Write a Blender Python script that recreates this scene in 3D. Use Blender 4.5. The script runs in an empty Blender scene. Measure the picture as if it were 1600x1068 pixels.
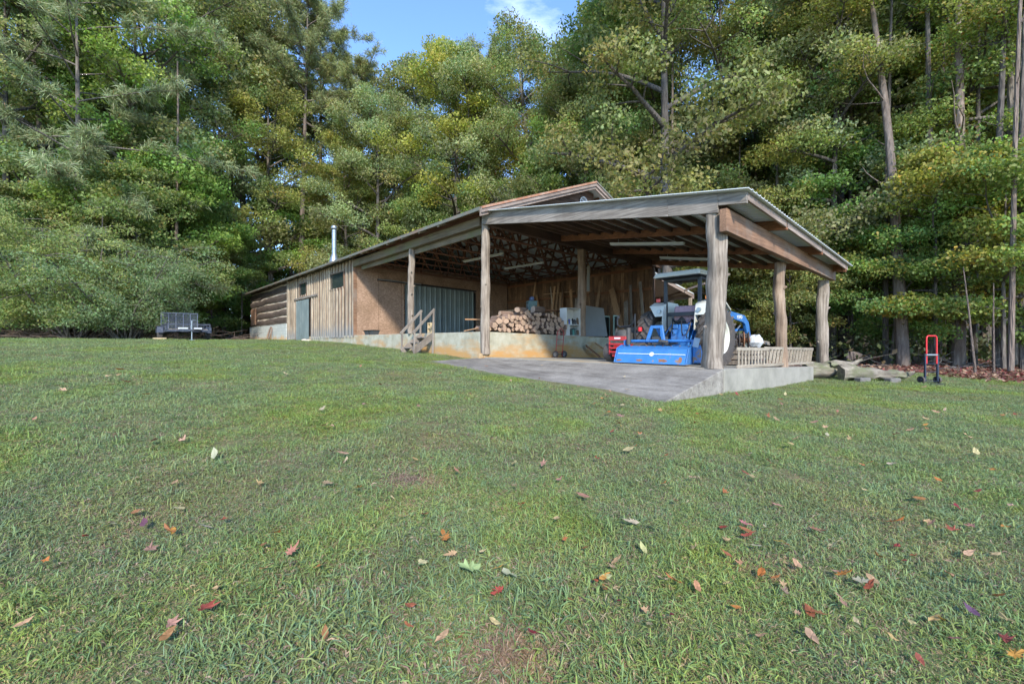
import bpy, math, random
import numpy as np
from mathutils import Vector, Matrix
random.seed(7); rng = np.random.default_rng(7)
R = math.radians
scene = bpy.context.scene
COL = scene.collection

# ------------------------------------------------------------------ camera, world, sun, exposure
EYE = 1.2                      # camera height above the lawn under it
cam_d = bpy.data.cameras.new('camera'); cam = bpy.data.objects.new('camera', cam_d); COL.objects.link(cam)
cam.location = (0, 0, EYE); cam.rotation_euler = (R(90), 0, 0)
cam_d.sensor_width = 36; cam_d.lens = 15.75; cam_d.clip_start = 0.05; cam_d.clip_end = 2000
scene.camera = cam
SUN_EL, SUN_AZ = 34.0, 173.0   # degrees; azimuth clockwise from +Y, so the sun stands behind the camera
w = bpy.data.worlds.new('World'); scene.world = w; w.use_nodes = True
nt = w.node_tree; nt.nodes.clear()
def N(nt, t, **k):
    n = nt.nodes.new(t)
    for a, b in k.items(): setattr(n, a, b)
    return n
sky = N(nt, 'ShaderNodeTexSky', sky_type='NISHITA', sun_disc=False, sun_elevation=R(SUN_EL), sun_rotation=R(SUN_AZ), air_density=0.85, dust_density=0.1, ozone_density=5.5)
tc = N(nt, 'ShaderNodeTexCoord'); mp = N(nt, 'ShaderNodeMapping'); mp.inputs['Scale'].default_value = (1.6, 1.6, 4.5)
mp.inputs['Location'].default_value = (4.2, 1.7, 3.3)
nz = N(nt, 'ShaderNodeTexNoise'); nz.inputs['Scale'].default_value = 1.7; nz.inputs['Detail'].default_value = 9; nz.inputs['Roughness'].default_value = .62
rp = N(nt, 'ShaderNodeValToRGB'); rp.color_ramp.elements[0].position = .56; rp.color_ramp.elements[1].position = .98
mx = N(nt, 'ShaderNodeMix', data_type='RGBA'); mx.inputs[7].default_value = (5.0, 5.6, 6.6, 1)
bg = N(nt, 'ShaderNodeBackground'); bg.inputs['Strength'].default_value = 0.15
out = N(nt, 'ShaderNodeOutputWorld')
nt.links.new(tc.outputs['Generated'], mp.inputs[0]); nt.links.new(mp.outputs[0], nz.inputs['Vector'])
nt.links.new(nz.outputs['Fac'], rp.inputs[0]); nt.links.new(rp.outputs[0], mx.inputs[0]); nt.links.new(sky.outputs[0], mx.inputs[6])
nt.links.new(mx.outputs[2], bg.inputs[0]); nt.links.new(bg.outputs[0], out.inputs[0])
sd = bpy.data.lights.new('sun', 'SUN'); sd.energy = 2.0; sd.angle = R(5); sd.color = (1, .93, .82)
sun = bpy.data.objects.new('sun', sd); COL.objects.link(sun)
az, el = R(SUN_AZ), R(SUN_EL)
to_sun = Vector((math.sin(az)*math.cos(el), math.cos(az)*math.cos(el), math.sin(el)))
sun.rotation_euler = to_sun.to_track_quat('Z', 'Y').to_euler(); sun.location = to_sun*60
scene.view_settings.view_transform = 'Standard'; scene.view_settings.look = 'None'
scene.view_settings.exposure = 1.7; scene.view_settings.gamma = 1; scene.view_settings.use_curve_mapping = False
scene.render.engine = 'CYCLES'
cy = scene.cycles
cy.max_bounces = 6; cy.diffuse_bounces = 4; cy.glossy_bounces = 2; cy.transmission_bounces = 3; cy.transparent_max_bounces = 4
cy.use_denoising = True
try: cy.denoiser = 'OPENIMAGEDENOISE'
except Exception: pass

# ------------------------------------------------------------------ frames and helpers
S = 1.35
OX, OY = -.63*S, 10.2*S                      # the barn's near-left corner post
A = Vector((-.665, .748, 0)); B = Vector((.748, .665, 0))
ANG_A = math.atan2(A.y, A.x)
FLOOR = -.36
TILT = .022
def L(u, v, z): return Vector((S*u, -S*v, S*(z-FLOOR-TILT*v)))       # barn local frame (u back along the eave, v into the barn)
def LA(u, v, z): return Vector((S*u, -S*v, S*(z-FLOOR)))
def W(u, v, z=0):                                                     # the same, in world metres
    return Vector((OX+S*(A.x*u+B.x*v), OY+S*(A.y*u+B.y*v), EYE+S*z))
def floor_z(v): return EYE+S*(FLOOR-TILT*v)
def plat_z(v): return EYE+S*(.24-TILT*v)
def at(px, Y, z=0): return Vector(((px-800)/700*Y, Y, z))
def hgt(py, Y): return EYE+(534-py)/700*Y
def ground_rel(x, y):
    r2 = x*x+y*y
    g = -.99-.0522*x+.0272*y-.2*math.exp(-r2/16)
    k = .25; m = max(-g/k, -.12/k)
    g = -k*(m+math.log(math.exp(-g/k-m)+math.exp(-.12/k-m)))
    k = .08; lo = -1.10; m = max(g/k, lo/k)
    g = k*(m+math.log(math.exp(g/k-m)+math.exp(lo/k-m)))
    g += .018*math.sin(x*.9+1.3*math.sin(y*.6))*math.sin(y*.75+.4)
    return g
def gz(x, y): return EYE+ground_rel(x, y)
def on_ground(px, py):
    d = Vector(((px-800)/700, 1, (534-py)/700)); t = .5
    while t < 90:
        p = Vector((0, 0, EYE))+d*t
        if p.z <= gz(p.x, p.y): break
        t += .02+.004*t
    return Vector((p.x, p.y, gz(p.x, p.y)))

def mesh(name, verts, faces, mats=(), fm=None, smooth=False):
    m = bpy.data.meshes.new(name); m.from_pydata([tuple(v) for v in verts], [], faces)
    for x in (mats if isinstance(mats, (list, tuple)) else [mats]): m.materials.append(x)
    if fm: m.polygons.foreach_set('material_index', fm)
    if smooth: m.polygons.foreach_set('use_smooth', [True]*len(m.polygons))
    m.update(); return m
def npmesh(name, V, F, mat, col=None, smooth=False):
    """V (n,3) array, F (m,k) array of equal-sized faces"""
    m = bpy.data.meshes.new(name); n, k = F.shape
    m.vertices.add(len(V)); m.vertices.foreach_set('co', V.astype(np.float32).ravel())
    m.loops.add(n*k); m.loops.foreach_set('vertex_index', F.astype(np.int32).ravel())
    m.polygons.add(n); m.polygons.foreach_set('loop_start', np.arange(n, dtype=np.int32)*k)
    try: m.polygons.foreach_set('loop_total', np.full(n, k, dtype=np.int32))
    except Exception: pass
    if smooth: m.polygons.foreach_set('use_smooth', np.ones(n, dtype=bool))
    if col is not None:
        a = m.color_attributes.new('Col', 'FLOAT_COLOR', 'POINT')
        c = np.ones((len(V), 4), dtype=np.float32); c[:, :col.shape[1]] = col
        a.data.foreach_set('color', c.ravel())
    m.materials.append(mat); m.update(calc_edges=True); return m
def link(name, data, parent=None, loc=(0, 0, 0), rot=(0, 0, 0), scale=(1, 1, 1)):
    o = bpy.data.objects.new(name, data); COL.objects.link(o); o.parent = parent
    o.location = loc; o.rotation_euler = rot; o.scale = scale
    return o
def tag(o, label=None, cat=None, group=None, kind=None):
    if label: o['label'] = label
    if cat: o['category'] = cat
    if group: o['group'] = group
    if kind: o['kind'] = kind
    return o
def thing(name, label, cat, loc=(0, 0, 0), rz=0, group=None):
    return tag(link(name, None, None, loc, (0, 0, rz)), label, cat, group)

class MB:
    def __init__(s): s.v = []; s.f = []; s.m = []; s.mi = 0
    def add(s, vs, fs):
        b = len(s.v); s.v += [Vector(x) for x in vs]; s.f += [tuple(b+i for i in f) for f in fs]; s.m += [s.mi]*len(fs); return s
    def box(s, c, sz, rot=None):
        hx, hy, hz = sz[0]/2, sz[1]/2, sz[2]/2; M = rot or Matrix.Identity(3)
        if not isinstance(M, Matrix): 
            from mathutils import Euler
            M = Euler(M).to_matrix()
        vs = [Vector(c)+M @ Vector((x, y, z)) for z in (-hz, hz) for y in (-hy, hy) for x in (-hx, hx)]
        return s.add(vs, [(0, 2, 3, 1), (4, 5, 7, 6), (0, 1, 5, 4), (2, 6, 7, 3), (0, 4, 6, 2), (1, 3, 7, 5)])
    def hexa(s, p8):      # four bottom points then four top points, same order
        return s.add(p8, [(3, 2, 1, 0), (4, 5, 6, 7), (0, 1, 5, 4), (1, 2, 6, 5), (2, 3, 7, 6), (3, 0, 4, 7)])
    def bar(s, p, q, wd, ht, up=(0, 0, 1)):   # rectangular bar from p to q
        p, q = Vector(p), Vector(q); d = (q-p).normalized(); up = Vector(up)
        if abs(d.dot(up)) > .98: up = Vector((1, 0, 0)) if abs(d.x) < .9 else Vector((0, 1, 0))
        x = d.cross(up).normalized()*wd/2; z = x.cross(d).normalized()*ht/2
        return s.hexa([p-x-z, p+x-z, q+x-z, q-x-z, p-x+z, p+x+z, q+x+z, q-x+z])
    def tube(s, pts, rad, seg=10, cap=True, closed=False):
        pts = [Vector(p) for p in pts]; n = len(pts)
        if not hasattr(rad, '__len__'): rad = [rad]*n
        ref = None; b = len(s.v)
        for i, p in enumerate(pts):
            d = (pts[(i+1) % n if closed else min(i+1, n-1)]-pts[(i-1) % n if closed else max(i-1, 0)])
            d = d.normalized() if d.length > 1e-9 else Vector((0, 0, 1))
            if ref is None: ref = Vector((0, 0, 1)) if abs(d.z) < .9 else Vector((1, 0, 0))
            x = ref-d*ref.dot(d)
            if x.length < 1e-4: x = d.orthogonal()
            x.normalize(); y = d.cross(x); ref = x
            for k in range(seg):
                a = 2*math.pi*k/seg; s.v.append(p+(x*math.cos(a)+y*math.sin(a))*rad[i])
        m = n if closed else n-1
        for i in range(m):
            for k in range(seg):
                a0 = b+i*seg; a1 = b+((i+1) % n)*seg; k2 = (k+1) % seg
                s.f.append((a0+k, a0+k2, a1+k2, a1+k)); s.m.append(s.mi)
        if cap and not closed:
            s.f.append(tuple(b+k for k in range(seg))[::-1]); s.f.append(tuple(b+(n-1)*seg+k for k in range(seg))); s.m += [s.mi]*2
        return s
    def cyl(s, p, q, r, seg=16): return s.tube([p, q], r, seg)
    def lathe(s, prof, c, axis='x', seg=28, closed=False):   # prof: (radius, offset along axis)
        b = len(s.v); n = len(prof); c = Vector(c)
        for r, o in prof:
            for k in range(seg):
                a = 2*math.pi*k/seg; ca, sa = math.cos(a)*r, math.sin(a)*r
                s.v.append(c+(Vector((o, ca, sa)) if axis == 'x' else Vector((ca, o, sa)) if axis == 'y' else Vector((ca, sa, o))))
        for i in range(n if closed else n-1):
            for k in range(seg):
                k2 = (k+1) % seg; i2 = (i+1) % n
                s.f.append((b+i*seg+k, b+i*seg+k2, b+i2*seg+k2, b+i2*seg+k)); s.m.append(s.mi)
        return s
    def prism(s, poly, d, M=None):    # polygon in the local YZ plane, extruded d along +X
        n = len(poly); M = M or Matrix.Identity(4)
        vs = [M @ Vector((0, y, z)) for y, z in poly]+[M @ Vector((d, y, z)) for y, z in poly]
        return s.add(vs, [tuple(range(n))[::-1], tuple(range(n, 2*n))]+[(i, (i+1) % n, n+(i+1) % n, n+i) for i in range(n)])
    def build(s, name, mat, parent=None, loc=(0, 0, 0), rot=(0, 0, 0), smooth=False, bevel=0):
        m = mesh(name, s.v, s.f, mat, s.m if isinstance(mat, (list, tuple)) else None)
        import bmesh
        bm = bmesh.new(); bm.from_mesh(m); bmesh.ops.recalc_face_normals(bm, faces=bm.faces)
        if bevel: bmesh.ops.bevel(bm, geom=bm.edges[:], offset=bevel, segments=1, affect='EDGES', clamp_overlap=True)
        bm.to_mesh(m); bm.free()
        if smooth:
            m.polygons.foreach_set('use_smooth', [True]*len(m.polygons))
            try: m.set_sharp_from_angle(angle=R(38))
            except Exception: pass
        return link(name, m, parent, loc, rot)

# ------------------------------------------------------------------ materials
def newmat(name):
    m = bpy.data.materials.new(name); m.use_nodes = True; t = m.node_tree; t.nodes.clear()
    o = N(t, 'ShaderNodeOutputMaterial'); p = N(t, 'ShaderNodeBsdfPrincipled'); t.links.new(p.outputs[0], o.inputs[0]); return m, t, p, o
def ramp(t, fac, stops):
    r = N(t, 'ShaderNodeValToRGB'); e = r.color_ramp.elements
    while len(e) < len(stops): e.new(.5)
    for i, (p, c) in enumerate(stops): e[i].position = p; e[i].color = (*c, 1)
    t.links.new(fac, r.inputs[0]); return r.outputs[0]
def noise(t, vec, scale, detail=4, rough=.55):
    n = N(t, 'ShaderNodeTexNoise'); n.inputs['Scale'].default_value = scale; n.inputs['Detail'].default_value = detail; n.inputs['Roughness'].default_value = rough
    if vec is not None: t.links.new(vec, n.inputs['Vector'])
    return n.outputs['Fac']
def mapping(t, sc, kind='Object'):
    c = N(t, 'ShaderNodeTexCoord'); m = N(t, 'ShaderNodeMapping'); m.inputs['Scale'].default_value = sc
    t.links.new(c.outputs[kind], m.inputs[0]); return m.outputs[0]
def mixc(t, fac, a, b, mode='MIX'):
    m = N(t, 'ShaderNodeMix', data_type='RGBA', blend_type=mode)
    for sock, v in ((m.inputs[0], fac), (m.inputs[6], a), (m.inputs[7], b)):
        if hasattr(v, 'links') or isinstance(v, bpy.types.NodeSocket): t.links.new(v, sock)
        elif isinstance(v, (int, float)): sock.default_value = v
        else: sock.default_value = (*v, 1)
    return m.outputs[2]
def bump(t, p, h, strength=.4, dist=.01):
    b = N(t, 'ShaderNodeBump'); b.inputs['Strength'].default_value = strength; b.inputs['Distance'].default_value = dist
    t.links.new(h, b.inputs['Height']); t.links.new(b.outputs[0], p.inputs['Normal'])
def rnd(t): return N(t, 'ShaderNodeObjectInfo').outputs['Random']
def wood(name, c0, c1, c2, axis='z', rough=.85, vary=.35, stain=None, fine=38, b=.5):
    m, t, p, o = newmat(name)
    sc = {'x': (1.2, fine, fine), 'y': (fine, 1.2, fine), 'z': (fine, fine, 1.2)}[axis]
    c = N(t, 'ShaderNodeTexCoord'); add = N(t, 'ShaderNodeVectorMath', operation='ADD'); cmb = N(t, 'ShaderNodeCombineXYZ')
    ml = N(t, 'ShaderNodeMath', operation='MULTIPLY'); ml.inputs[1].default_value = 37
    t.links.new(rnd(t), ml.inputs[0])
    for i in range(3): t.links.new(ml.outputs[0], cmb.inputs[i])
    t.links.new(c.outputs['Object'], add.inputs[0]); t.links.new(cmb.outputs[0], add.inputs[1])
    mpn = N(t, 'ShaderNodeMapping'); mpn.inputs['Scale'].default_value = sc; t.links.new(add.outputs[0], mpn.inputs[0])
    g = noise(t, mpn.outputs[0], 1, 6, .65)
    col = ramp(t, g, [(.3, c0), (.5, c1), (.72, c2)])
    big = noise(t, add.outputs[0], 1.3, 4, .6)
    dk = ramp(t, big, [(.3, (.62, .6, .58)), (.62, (1, 1, 1))])
    col = mixc(t, 1.0, col, dk, 'MULTIPLY')
    rv = ramp(t, rnd(t), [(0, (1-vary,)*3), (.5, (1, 1-vary*.15, 1-vary*.3)), (1, (1+vary*.5,)*3)])
    col = mixc(t, 1.0, col, rv, 'MULTIPLY')
    if stain:
        s2 = noise(t, add.outputs[0], .9, 5, .7); f = ramp(t, s2, [(.48, (0, 0, 0)), (.62, (1, 1, 1))])
        col = mixc(t, f, col, stain)
    t.links.new(col, p.inputs['Base Color']); p.inputs['Roughness'].default_value = rough
    bump(t, p, g, b, .006); return m
def plain(name, c, rough=.5, metal=0, var=.18, scale=6, c2=None, b=.0, amt=(.45, .7), coat=0):
    m, t, p, o = newmat(name); v = mapping(t, (1, 1, 1))
    n = noise(t, v, scale, 6, .65)
    d = tuple(x*(1-var) for x in c)
    col = ramp(t, n, [(.3, d), (.7, c)])
    if c2 is not None:
        n2 = noise(t, v, scale*.55, 8, .7); f = ramp(t, n2, [(amt[0], (0, 0, 0)), (amt[1], (1, 1, 1))]); col = mixc(t, f, col, c2)
    t.links.new(col, p.inputs['Base Color']); p.inputs['Roughness'].default_value = rough; p.inputs['Metallic'].default_value = metal
    if coat: p.inputs['Coat Weight'].default_value = coat
    if b: bump(t, p, noise(t, v, scale*6, 5), b, .01)
    return m
M = {}
M['post'] = wood('weathered_post', (.09, .07, .052), (.255, .21, .165), (.43, .375, .31), 'z', fine=19, vary=.12, b=.8)
M['post_brown'] = wood('brown_post', (.14, .09, .06), (.27, .19, .13), (.38, .29, .21), 'z', fine=20, vary=.1, b=.7)
M['grey_x'] = wood('grey_timber_x', (.10, .085, .07), (.235, .205, .175), (.36, .325, .28), 'x', vary=.14)
M['orange_y'] = wood('orange_timber_y', (.13, .07, .04), (.24, .135, .08), (.33, .20, .125), 'y', vary=.12, stain=(.20, .15, .115))
M['orange_x'] = wood('orange_timber_x', (.13, .05, .025), (.24, .10, .045), (.33, .16, .08), 'x', vary=.2)
M['dark_y'] = wood('dark_timber_y', (.05, .028, .018), (.10, .055, .034), (.16, .09, .06), 'y', vary=.3)
M['mossy_x'] = wood('mossy_timber_x', (.09, .065, .04), (.17, .13, .08), (.27, .21, .14), 'x', vary=.15, stain=(.13, .12, .055))
M['truss'] = wood('truss_timber', (.10, .045, .025), (.18, .085, .05), (.26, .14, .085), 'y', vary=.3)
M['board'] = wood('weathered_board', (.09, .065, .048), (.19, .145, .105), (.31, .25, .19), 'z', vary=.38, stain=(.20, .105, .06))
M['batten'] = wood('pale_batten', (.24, .19, .135), (.42, .35, .26), (.58, .50, .38), 'z', vary=.25)
M['inboard'] = wood('inside_board', (.10, .055, .028), (.24, .135, .07), (.40, .25, .145), 'z', vary=.45, stain=(.10, .055, .03))
M['gable'] = wood('gable_board', (.06, .035, .025), (.11, .07, .05), (.17, .12, .09), 'y', vary=.3)
M['plank'] = wood('plank_wood', (.28, .155, .075), (.46, .27, .14), (.58, .38, .22), 'z', vary=.35)
M['hewn'] = wood('hewn_log', (.045, .033, .028), (.10, .075, .06), (.18, .14, .115), 'x', vary=.25, fine=24)
M['grey_z'] = wood('grey_lumber', (.14, .12, .10), (.25, .215, .18), (.36, .32, .265), 'z', vary=.2)
M['ladder'] = wood('ladder_wood', (.20, .17, .13), (.33, .285, .22), (.45, .40, .32), 'y', vary=.2, fine=30)
M['fascia'] = wood('pale_fascia', (.18, .13, .105), (.28, .22, .185), (.38, .32, .27), 'y', vary=.1)
M['driftwood'] = wood('driftwood', (.09, .075, .06), (.24, .21, .165), (.42, .37, .30), 'x', vary=.1, fine=13, b=1.0, stain=(.12, .135, .06))
M['bark_log'] = wood('log_bark', (.11, .075, .06), (.235, .165, .13), (.36, .27, .22), 'x', vary=.5, fine=26)
M['log_end'] = plain('log_end', (.52, .36, .25), .9, var=.45, scale=9, c2=(.34, .23, .17))
M['chink'] = plain('chinking', (.66, .56, .44), .95, var=.2, scale=5, b=.5)
M['concrete'] = plain('concrete', (.33, .31, .255), .92, var=.4, scale=2.2, c2=(.30, .28, .24), b=.35, amt=(.48, .75))
def rampmat():
    m, t, p, o = newmat('ramp_concrete'); v = mapping(t, (1, 1, 1)); n = noise(t, v, 1.1, 9, .75)
    col = ramp(t, n, [(.32, (.12, .105, .09)), (.46, (.21, .19, .16)), (.6, (.28, .255, .215)), (.75, (.38, .35, .30))])
    st = noise(t, mapping(t, (.8, 5, 5)), 1.3, 7, .7); col = mixc(t, 1.0, col, ramp(t, st, [(.35, (.62, .6, .58)), (.55, (1, 1, 1))]), 'MULTIPLY')
    sp = noise(t, v, 30, 3, .6); col = mixc(t, 1.0, col, ramp(t, sp, [(.3, (.8, .8, .8)), (.6, (1.05, 1.05, 1.05))]), 'MULTIPLY')
    t.links.new(col, p.inputs['Base Color']); p.inputs['Roughness'].default_value = .92; bump(t, p, sp, .5, .008); return m
M['ramp'] = rampmat()
def stained():
    m, t, p, o = newmat('stained_concrete'); v = mapping(t, (1, 1, 1)); n = noise(t, v, 2.6, 7, .65)
    col = ramp(t, n, [(.3, (.25, .24, .175)), (.5, (.37, .35, .26)), (.7, (.47, .45, .36))])
    n2 = noise(t, mapping(t, (.6, .6, 1.6)), 1.5, 7, .65)
    sp = N(t, 'ShaderNodeSeparateXYZ'); t.links.new(mapping(t, (1, 1, 1)), sp.inputs[0])
    mr = N(t, 'ShaderNodeMapRange'); mr.inputs[1].default_value = .55; mr.inputs[2].default_value = -.2; t.links.new(sp.outputs[2], mr.inputs[0])
    ad = N(t, 'ShaderNodeMath', operation='MULTIPLY_ADD'); ad.inputs[1].default_value = .28; t.links.new(mr.outputs[0], ad.inputs[0]); t.links.new(n2, ad.inputs[2])
    f = ramp(t, ad.outputs[0], [(.5, (0, 0, 0)), (.72, (1, 1, 1))])
    col = mixc(t, f, col, (.44, .25, .09))
    t.links.new(col, p.inputs['Base Color']); p.inputs['Roughness'].default_value = .93; bump(t, p, noise(t, v, 22, 6), .35, .01); return m
M['stained'] = stained()
def blocks():
    m, t, p, o = newmat('painted_blocks'); c = N(t, 'ShaderNodeTexCoord'); sp = N(t, 'ShaderNodeSeparateXYZ'); cb = N(t, 'ShaderNodeCombineXYZ')
    t.links.new(c.outputs['Object'], sp.inputs[0]); t.links.new(sp.outputs[0], cb.inputs[0]); t.links.new(sp.outputs[2], cb.inputs[1])
    br = N(t, 'ShaderNodeTexBrick'); br.inputs['Scale'].default_value = 1; br.inputs['Brick Width'].default_value = .4; br.inputs['Row Height'].default_value = .2
    br.inputs['Mortar Size'].default_value = .008; br.inputs['Color1'].default_value = (.50, .53, .50, 1); br.inputs['Color2'].default_value = (.42, .46, .44, 1); br.inputs['Mortar'].default_value = (.33, .35, .33, 1)
    t.links.new(cb.outputs[0], br.inputs[0])
    mr = N(t, 'ShaderNodeMapRange'); mr.inputs[1].default_value = 1.15; mr.inputs[2].default_value = .55; t.links.new(sp.outputs[2], mr.inputs[0])
    ad = N(t, 'ShaderNodeMath', operation='MULTIPLY_ADD'); ad.inputs[1].default_value = .5; t.links.new(mr.outputs[0], ad.inputs[0]); t.links.new(noise(t, c.outputs['Object'], 2.2, 6), ad.inputs[2])
    f = ramp(t, ad.outputs[0], [(.68, (0, 0, 0)), (.9, (1, 1, 1))])
    t.links.new(mixc(t, f, br.outputs[0], (.55, .38, .2)), p.inputs['Base Color']); p.inputs['Roughness'].default_value = .9
    bump(t, p, br.outputs['Fac'], -.4, .01); return m
M['blocks'] = blocks()
def osb():
    m, t, p, o = newmat('strand_board'); v = mapping(t, (1, 1, 1))
    vo = N(t, 'ShaderNodeTexVoronoi'); vo.inputs['Scale'].default_value = 17; t.links.new(mapping(t, (1, 1, 1.6)), vo.inputs['Vector'])
    c = ramp(t, vo.outputs['Color'], [(0, (.22, .145, .095)), (.5, (.30, .205, .14)), (1, (.39, .28, .195))])
    n = noise(t, v, 1.1, 6, .6); c = mixc(t, 1.0, c, ramp(t, n, [(.3, (.72, .66, .6)), (.65, (1.05, 1, 1))]), 'MULTIPLY')
    t.links.new(c, p.inputs['Base Color']); p.inputs['Roughness'].default_value = .8; bump(t, p, vo.outputs['Distance'], .2, .004); return m
M['osb'] = osb()
M['steel_blue'] = plain('blue_grey_steel', (.155, .195, .19), .55, .0, var=.2, scale=2, c2=(.20, .24, .23))
M['roof_under'] = plain('pale_metal_underside', (.72, .75, .74), .5, .0, var=.15, scale=2)
M['roof_dark'] = plain('weathered_roof_metal', (.16, .17, .14), .7, .1, var=.3, scale=3, c2=(.2, .12, .08))
M['rust_flash'] = plain('rusty_flashing', (.36, .16, .085), .75, .0, var=.3, scale=5, c2=(.4, .27, .2))
M['galv'] = plain('galvanized_metal', (.34, .37, .385), .35, .75, var=.12, scale=4)
M['white'] = plain('white_paint', (.58, .57, .52), .5, var=.12, scale=5, c2=(.5, .48, .42), amt=(.55, .8))
M['fender'] = plain('cream_fender', (.58, .575, .50), .4, var=.12, scale=5, c2=(.45, .42, .33), amt=(.55, .85), coat=.3)
M['blue'] = plain('blue_paint', (.03, .165, .45), .5, var=.3, scale=6, c2=(.10, .085, .075), amt=(.55, .9), coat=.3)
M['blue_worn'] = plain('worn_blue_paint', (.045, .20, .50), .55, var=.3, scale=3.4, c2=(.26, .17, .11), amt=(.61, .65), coat=.2)
M['red'] = plain('red_paint', (.46, .022, .025), .4, var=.25, scale=7, c2=(.22, .03, .03), amt=(.55, .85), coat=.2)
M['red_bright'] = plain('bright_red_paint', (.60, .02, .025), .35, var=.1, scale=5)
M['black'] = plain('black_paint', (.018, .02, .024), .45, var=.2, scale=6)
M['navy'] = plain('dark_blue_black_steel', (.02, .03, .055), .4, var=.2, scale=6)
M['rubber'] = plain('tyre_rubber', (.075, .066, .06), .85, var=.35, scale=9, c2=(.15, .12, .095), b=.3, amt=(.5, .8))
M['rust'] = plain('rusty_steel', (.30, .14, .07), .85, var=.4, scale=9)
M['engine'] = plain('grey_engine', (.09, .085, .08), .6, .3, var=.3, scale=12)
M['grey_panel'] = plain('grey_panel', (.20, .21, .22), .6, var=.1, scale=3)
M['green_frame'] = plain('sea_green_paint', (.30, .44, .38), .6, var=.15, scale=6)
M['machine'] = plain('teal_grey_machine', (.10, .17, .17), .5, .2, var=.25, scale=6)
M['towel'] = plain('pink_towel', (.46, .29, .31), .95, var=.15, scale=14, b=.4)
M['plastic_bag'] = plain('white_plastic', (.52, .54, .55), .45, var=.12, scale=5)
M['tub'] = plain('grey_plastic_tub', (.06, .065, .07), .5, var=.2, scale=5)
M['lamp'] = plain('lamp_housing', (.62, .63, .58), .4, var=.08, scale=4)
M['trailer'] = plain('trailer_steel', (.045, .055, .08), .5, .1, var=.3, scale=6, c2=(.13, .14, .17), amt=(.5, .8))
M['meshsteel'] = plain('gate_mesh_steel', (.16, .165, .19), .55, .2, var=.2, scale=6)
M['amber'] = plain('amber_lens', (.75, .22, .03), .25, var=.1)
M['redlens'] = plain('red_lens', (.6, .04, .03), .25, var=.1)
M['tan'] = plain('tan_block', (.56, .44, .26), .85, var=.25, scale=8)
M['stick'] = plain('dead_sticks', (.19, .13, .095), .95, var=.4, scale=3)
M['stick_pale'] = plain('pale_branch', (.22, .195, .17), .95, var=.3, scale=3)
def glass():
    m, t, p, o = newmat('window_glass'); p.inputs['Base Color'].default_value = (.025, .035, .035, 1); p.inputs['Roughness'].default_value = .08; p.inputs['Specular IOR Level'].default_value = .6
    bump(t, p, noise(t, mapping(t, (1, 1, 1)), 2.5, 2), .06, .02); return m
M['glass'] = glass()
def letters():
    m, t, p, o = newmat('white_lettering'); p.inputs['Base Color'].default_value = (.8, .82, .85, 1); p.inputs['Roughness'].default_value = .5; return m
M['letters'] = letters()
def bark(name, a, b, c):
    m, t, p, o = newmat(name); v = mapping(t, (5, 5, .8)); n = noise(t, v, 2.2, 7, .7)
    vo = N(t, 'ShaderNodeTexVoronoi'); vo.inputs['Scale'].default_value = 2.6; t.links.new(v, vo.inputs['Vector'])
    col = ramp(t, n, [(.3, a), (.5, b), (.7, c)]); col = mixc(t, 1.0, col, ramp(t, rnd(t), [(0, (.7, .7, .72)), (1, (1.2, 1.15, 1.1))]), 'MULTIPLY')
    t.links.new(col, p.inputs['Base Color']); p.inputs['Roughness'].default_value = .95; bump(t, p, vo.outputs['Distance'], .9, .05); return m
M['bark'] = bark('tree_bark', (.055, .045, .04), (.12, .105, .09), (.21, .19, .165))
M['bark_pine'] = bark('pine_bark', (.075, .055, .045), (.15, .12, .10), (.24, .20, .175))
def leafmat(name, trans=.35, rough=.6):
    m, t, p, o = newmat(name)
    a = N(t, 'ShaderNodeAttribute', attribute_name='Col'); oi = N(t, 'ShaderNodeObjectInfo')
    col = mixc(t, 1.0, a.outputs['Color'], oi.outputs['Color'], 'MULTIPLY')
    t.links.new(col, p.inputs['Base Color']); p.inputs['Roughness'].default_value = rough; p.inputs['Specular IOR Level'].default_value = .35
    tr = N(t, 'ShaderNodeBsdfTranslucent'); c2 = mixc(t, 1.0, col, (1.25, 1.35, .7), 'MULTIPLY'); t.links.new(c2, tr.inputs[0])
    ms = N(t, 'ShaderNodeMixShader'); ms.inputs[0].default_value = trans
    t.links.new(p.outputs[0], ms.inputs[1]); t.links.new(tr.outputs[0], ms.inputs[2]); t.links.new(ms.outputs[0], o.inputs[0]); return m
M['leaf'] = leafmat('foliage', .45); M['needle'] = leafmat('pine_needles', .2, .55); M['dryleaf'] = leafmat('dry_leaf', .15, .7)
def grassmat():
    m, t, p, o = newmat('grass_blade')
    a = N(t, 'ShaderNodeAttribute', attribute_name='Col'); g = N(t, 'ShaderNodeNewGeometry')
    n = noise(t, g.outputs['Position'], .55, 5, .6); n2 = noise(t, g.outputs['Position'], 2.4, 4, .6)
    k = ramp(t, n, [(.34, (1.08, .92, .88)), (.48, (1, 1, 1)), (.64, (1.08, 1.1, .62))])
    k2 = ramp(t, n2, [(.3, (.80, .84, .86)), (.7, (1.18, 1.12, 1.05))])
    col = mixc(t, 1.0, mixc(t, 1.0, a.outputs['Color'], k, 'MULTIPLY'), k2, 'MULTIPLY')
    t.links.new(col, p.inputs['Base Color']); p.inputs['Roughness'].default_value = .55; p.inputs['Specular IOR Level'].default_value = .3
    tr = N(t, 'ShaderNodeBsdfTranslucent'); t.links.new(col, tr.inputs[0]); ms = N(t, 'ShaderNodeMixShader'); ms.inputs[0].default_value = .3
    t.links.new(p.outputs[0], ms.inputs[1]); t.links.new(tr.outputs[0], ms.inputs[2]); t.links.new(ms.outputs[0], o.inputs[0]); return m
M['grass'] = grassmat()
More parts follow.
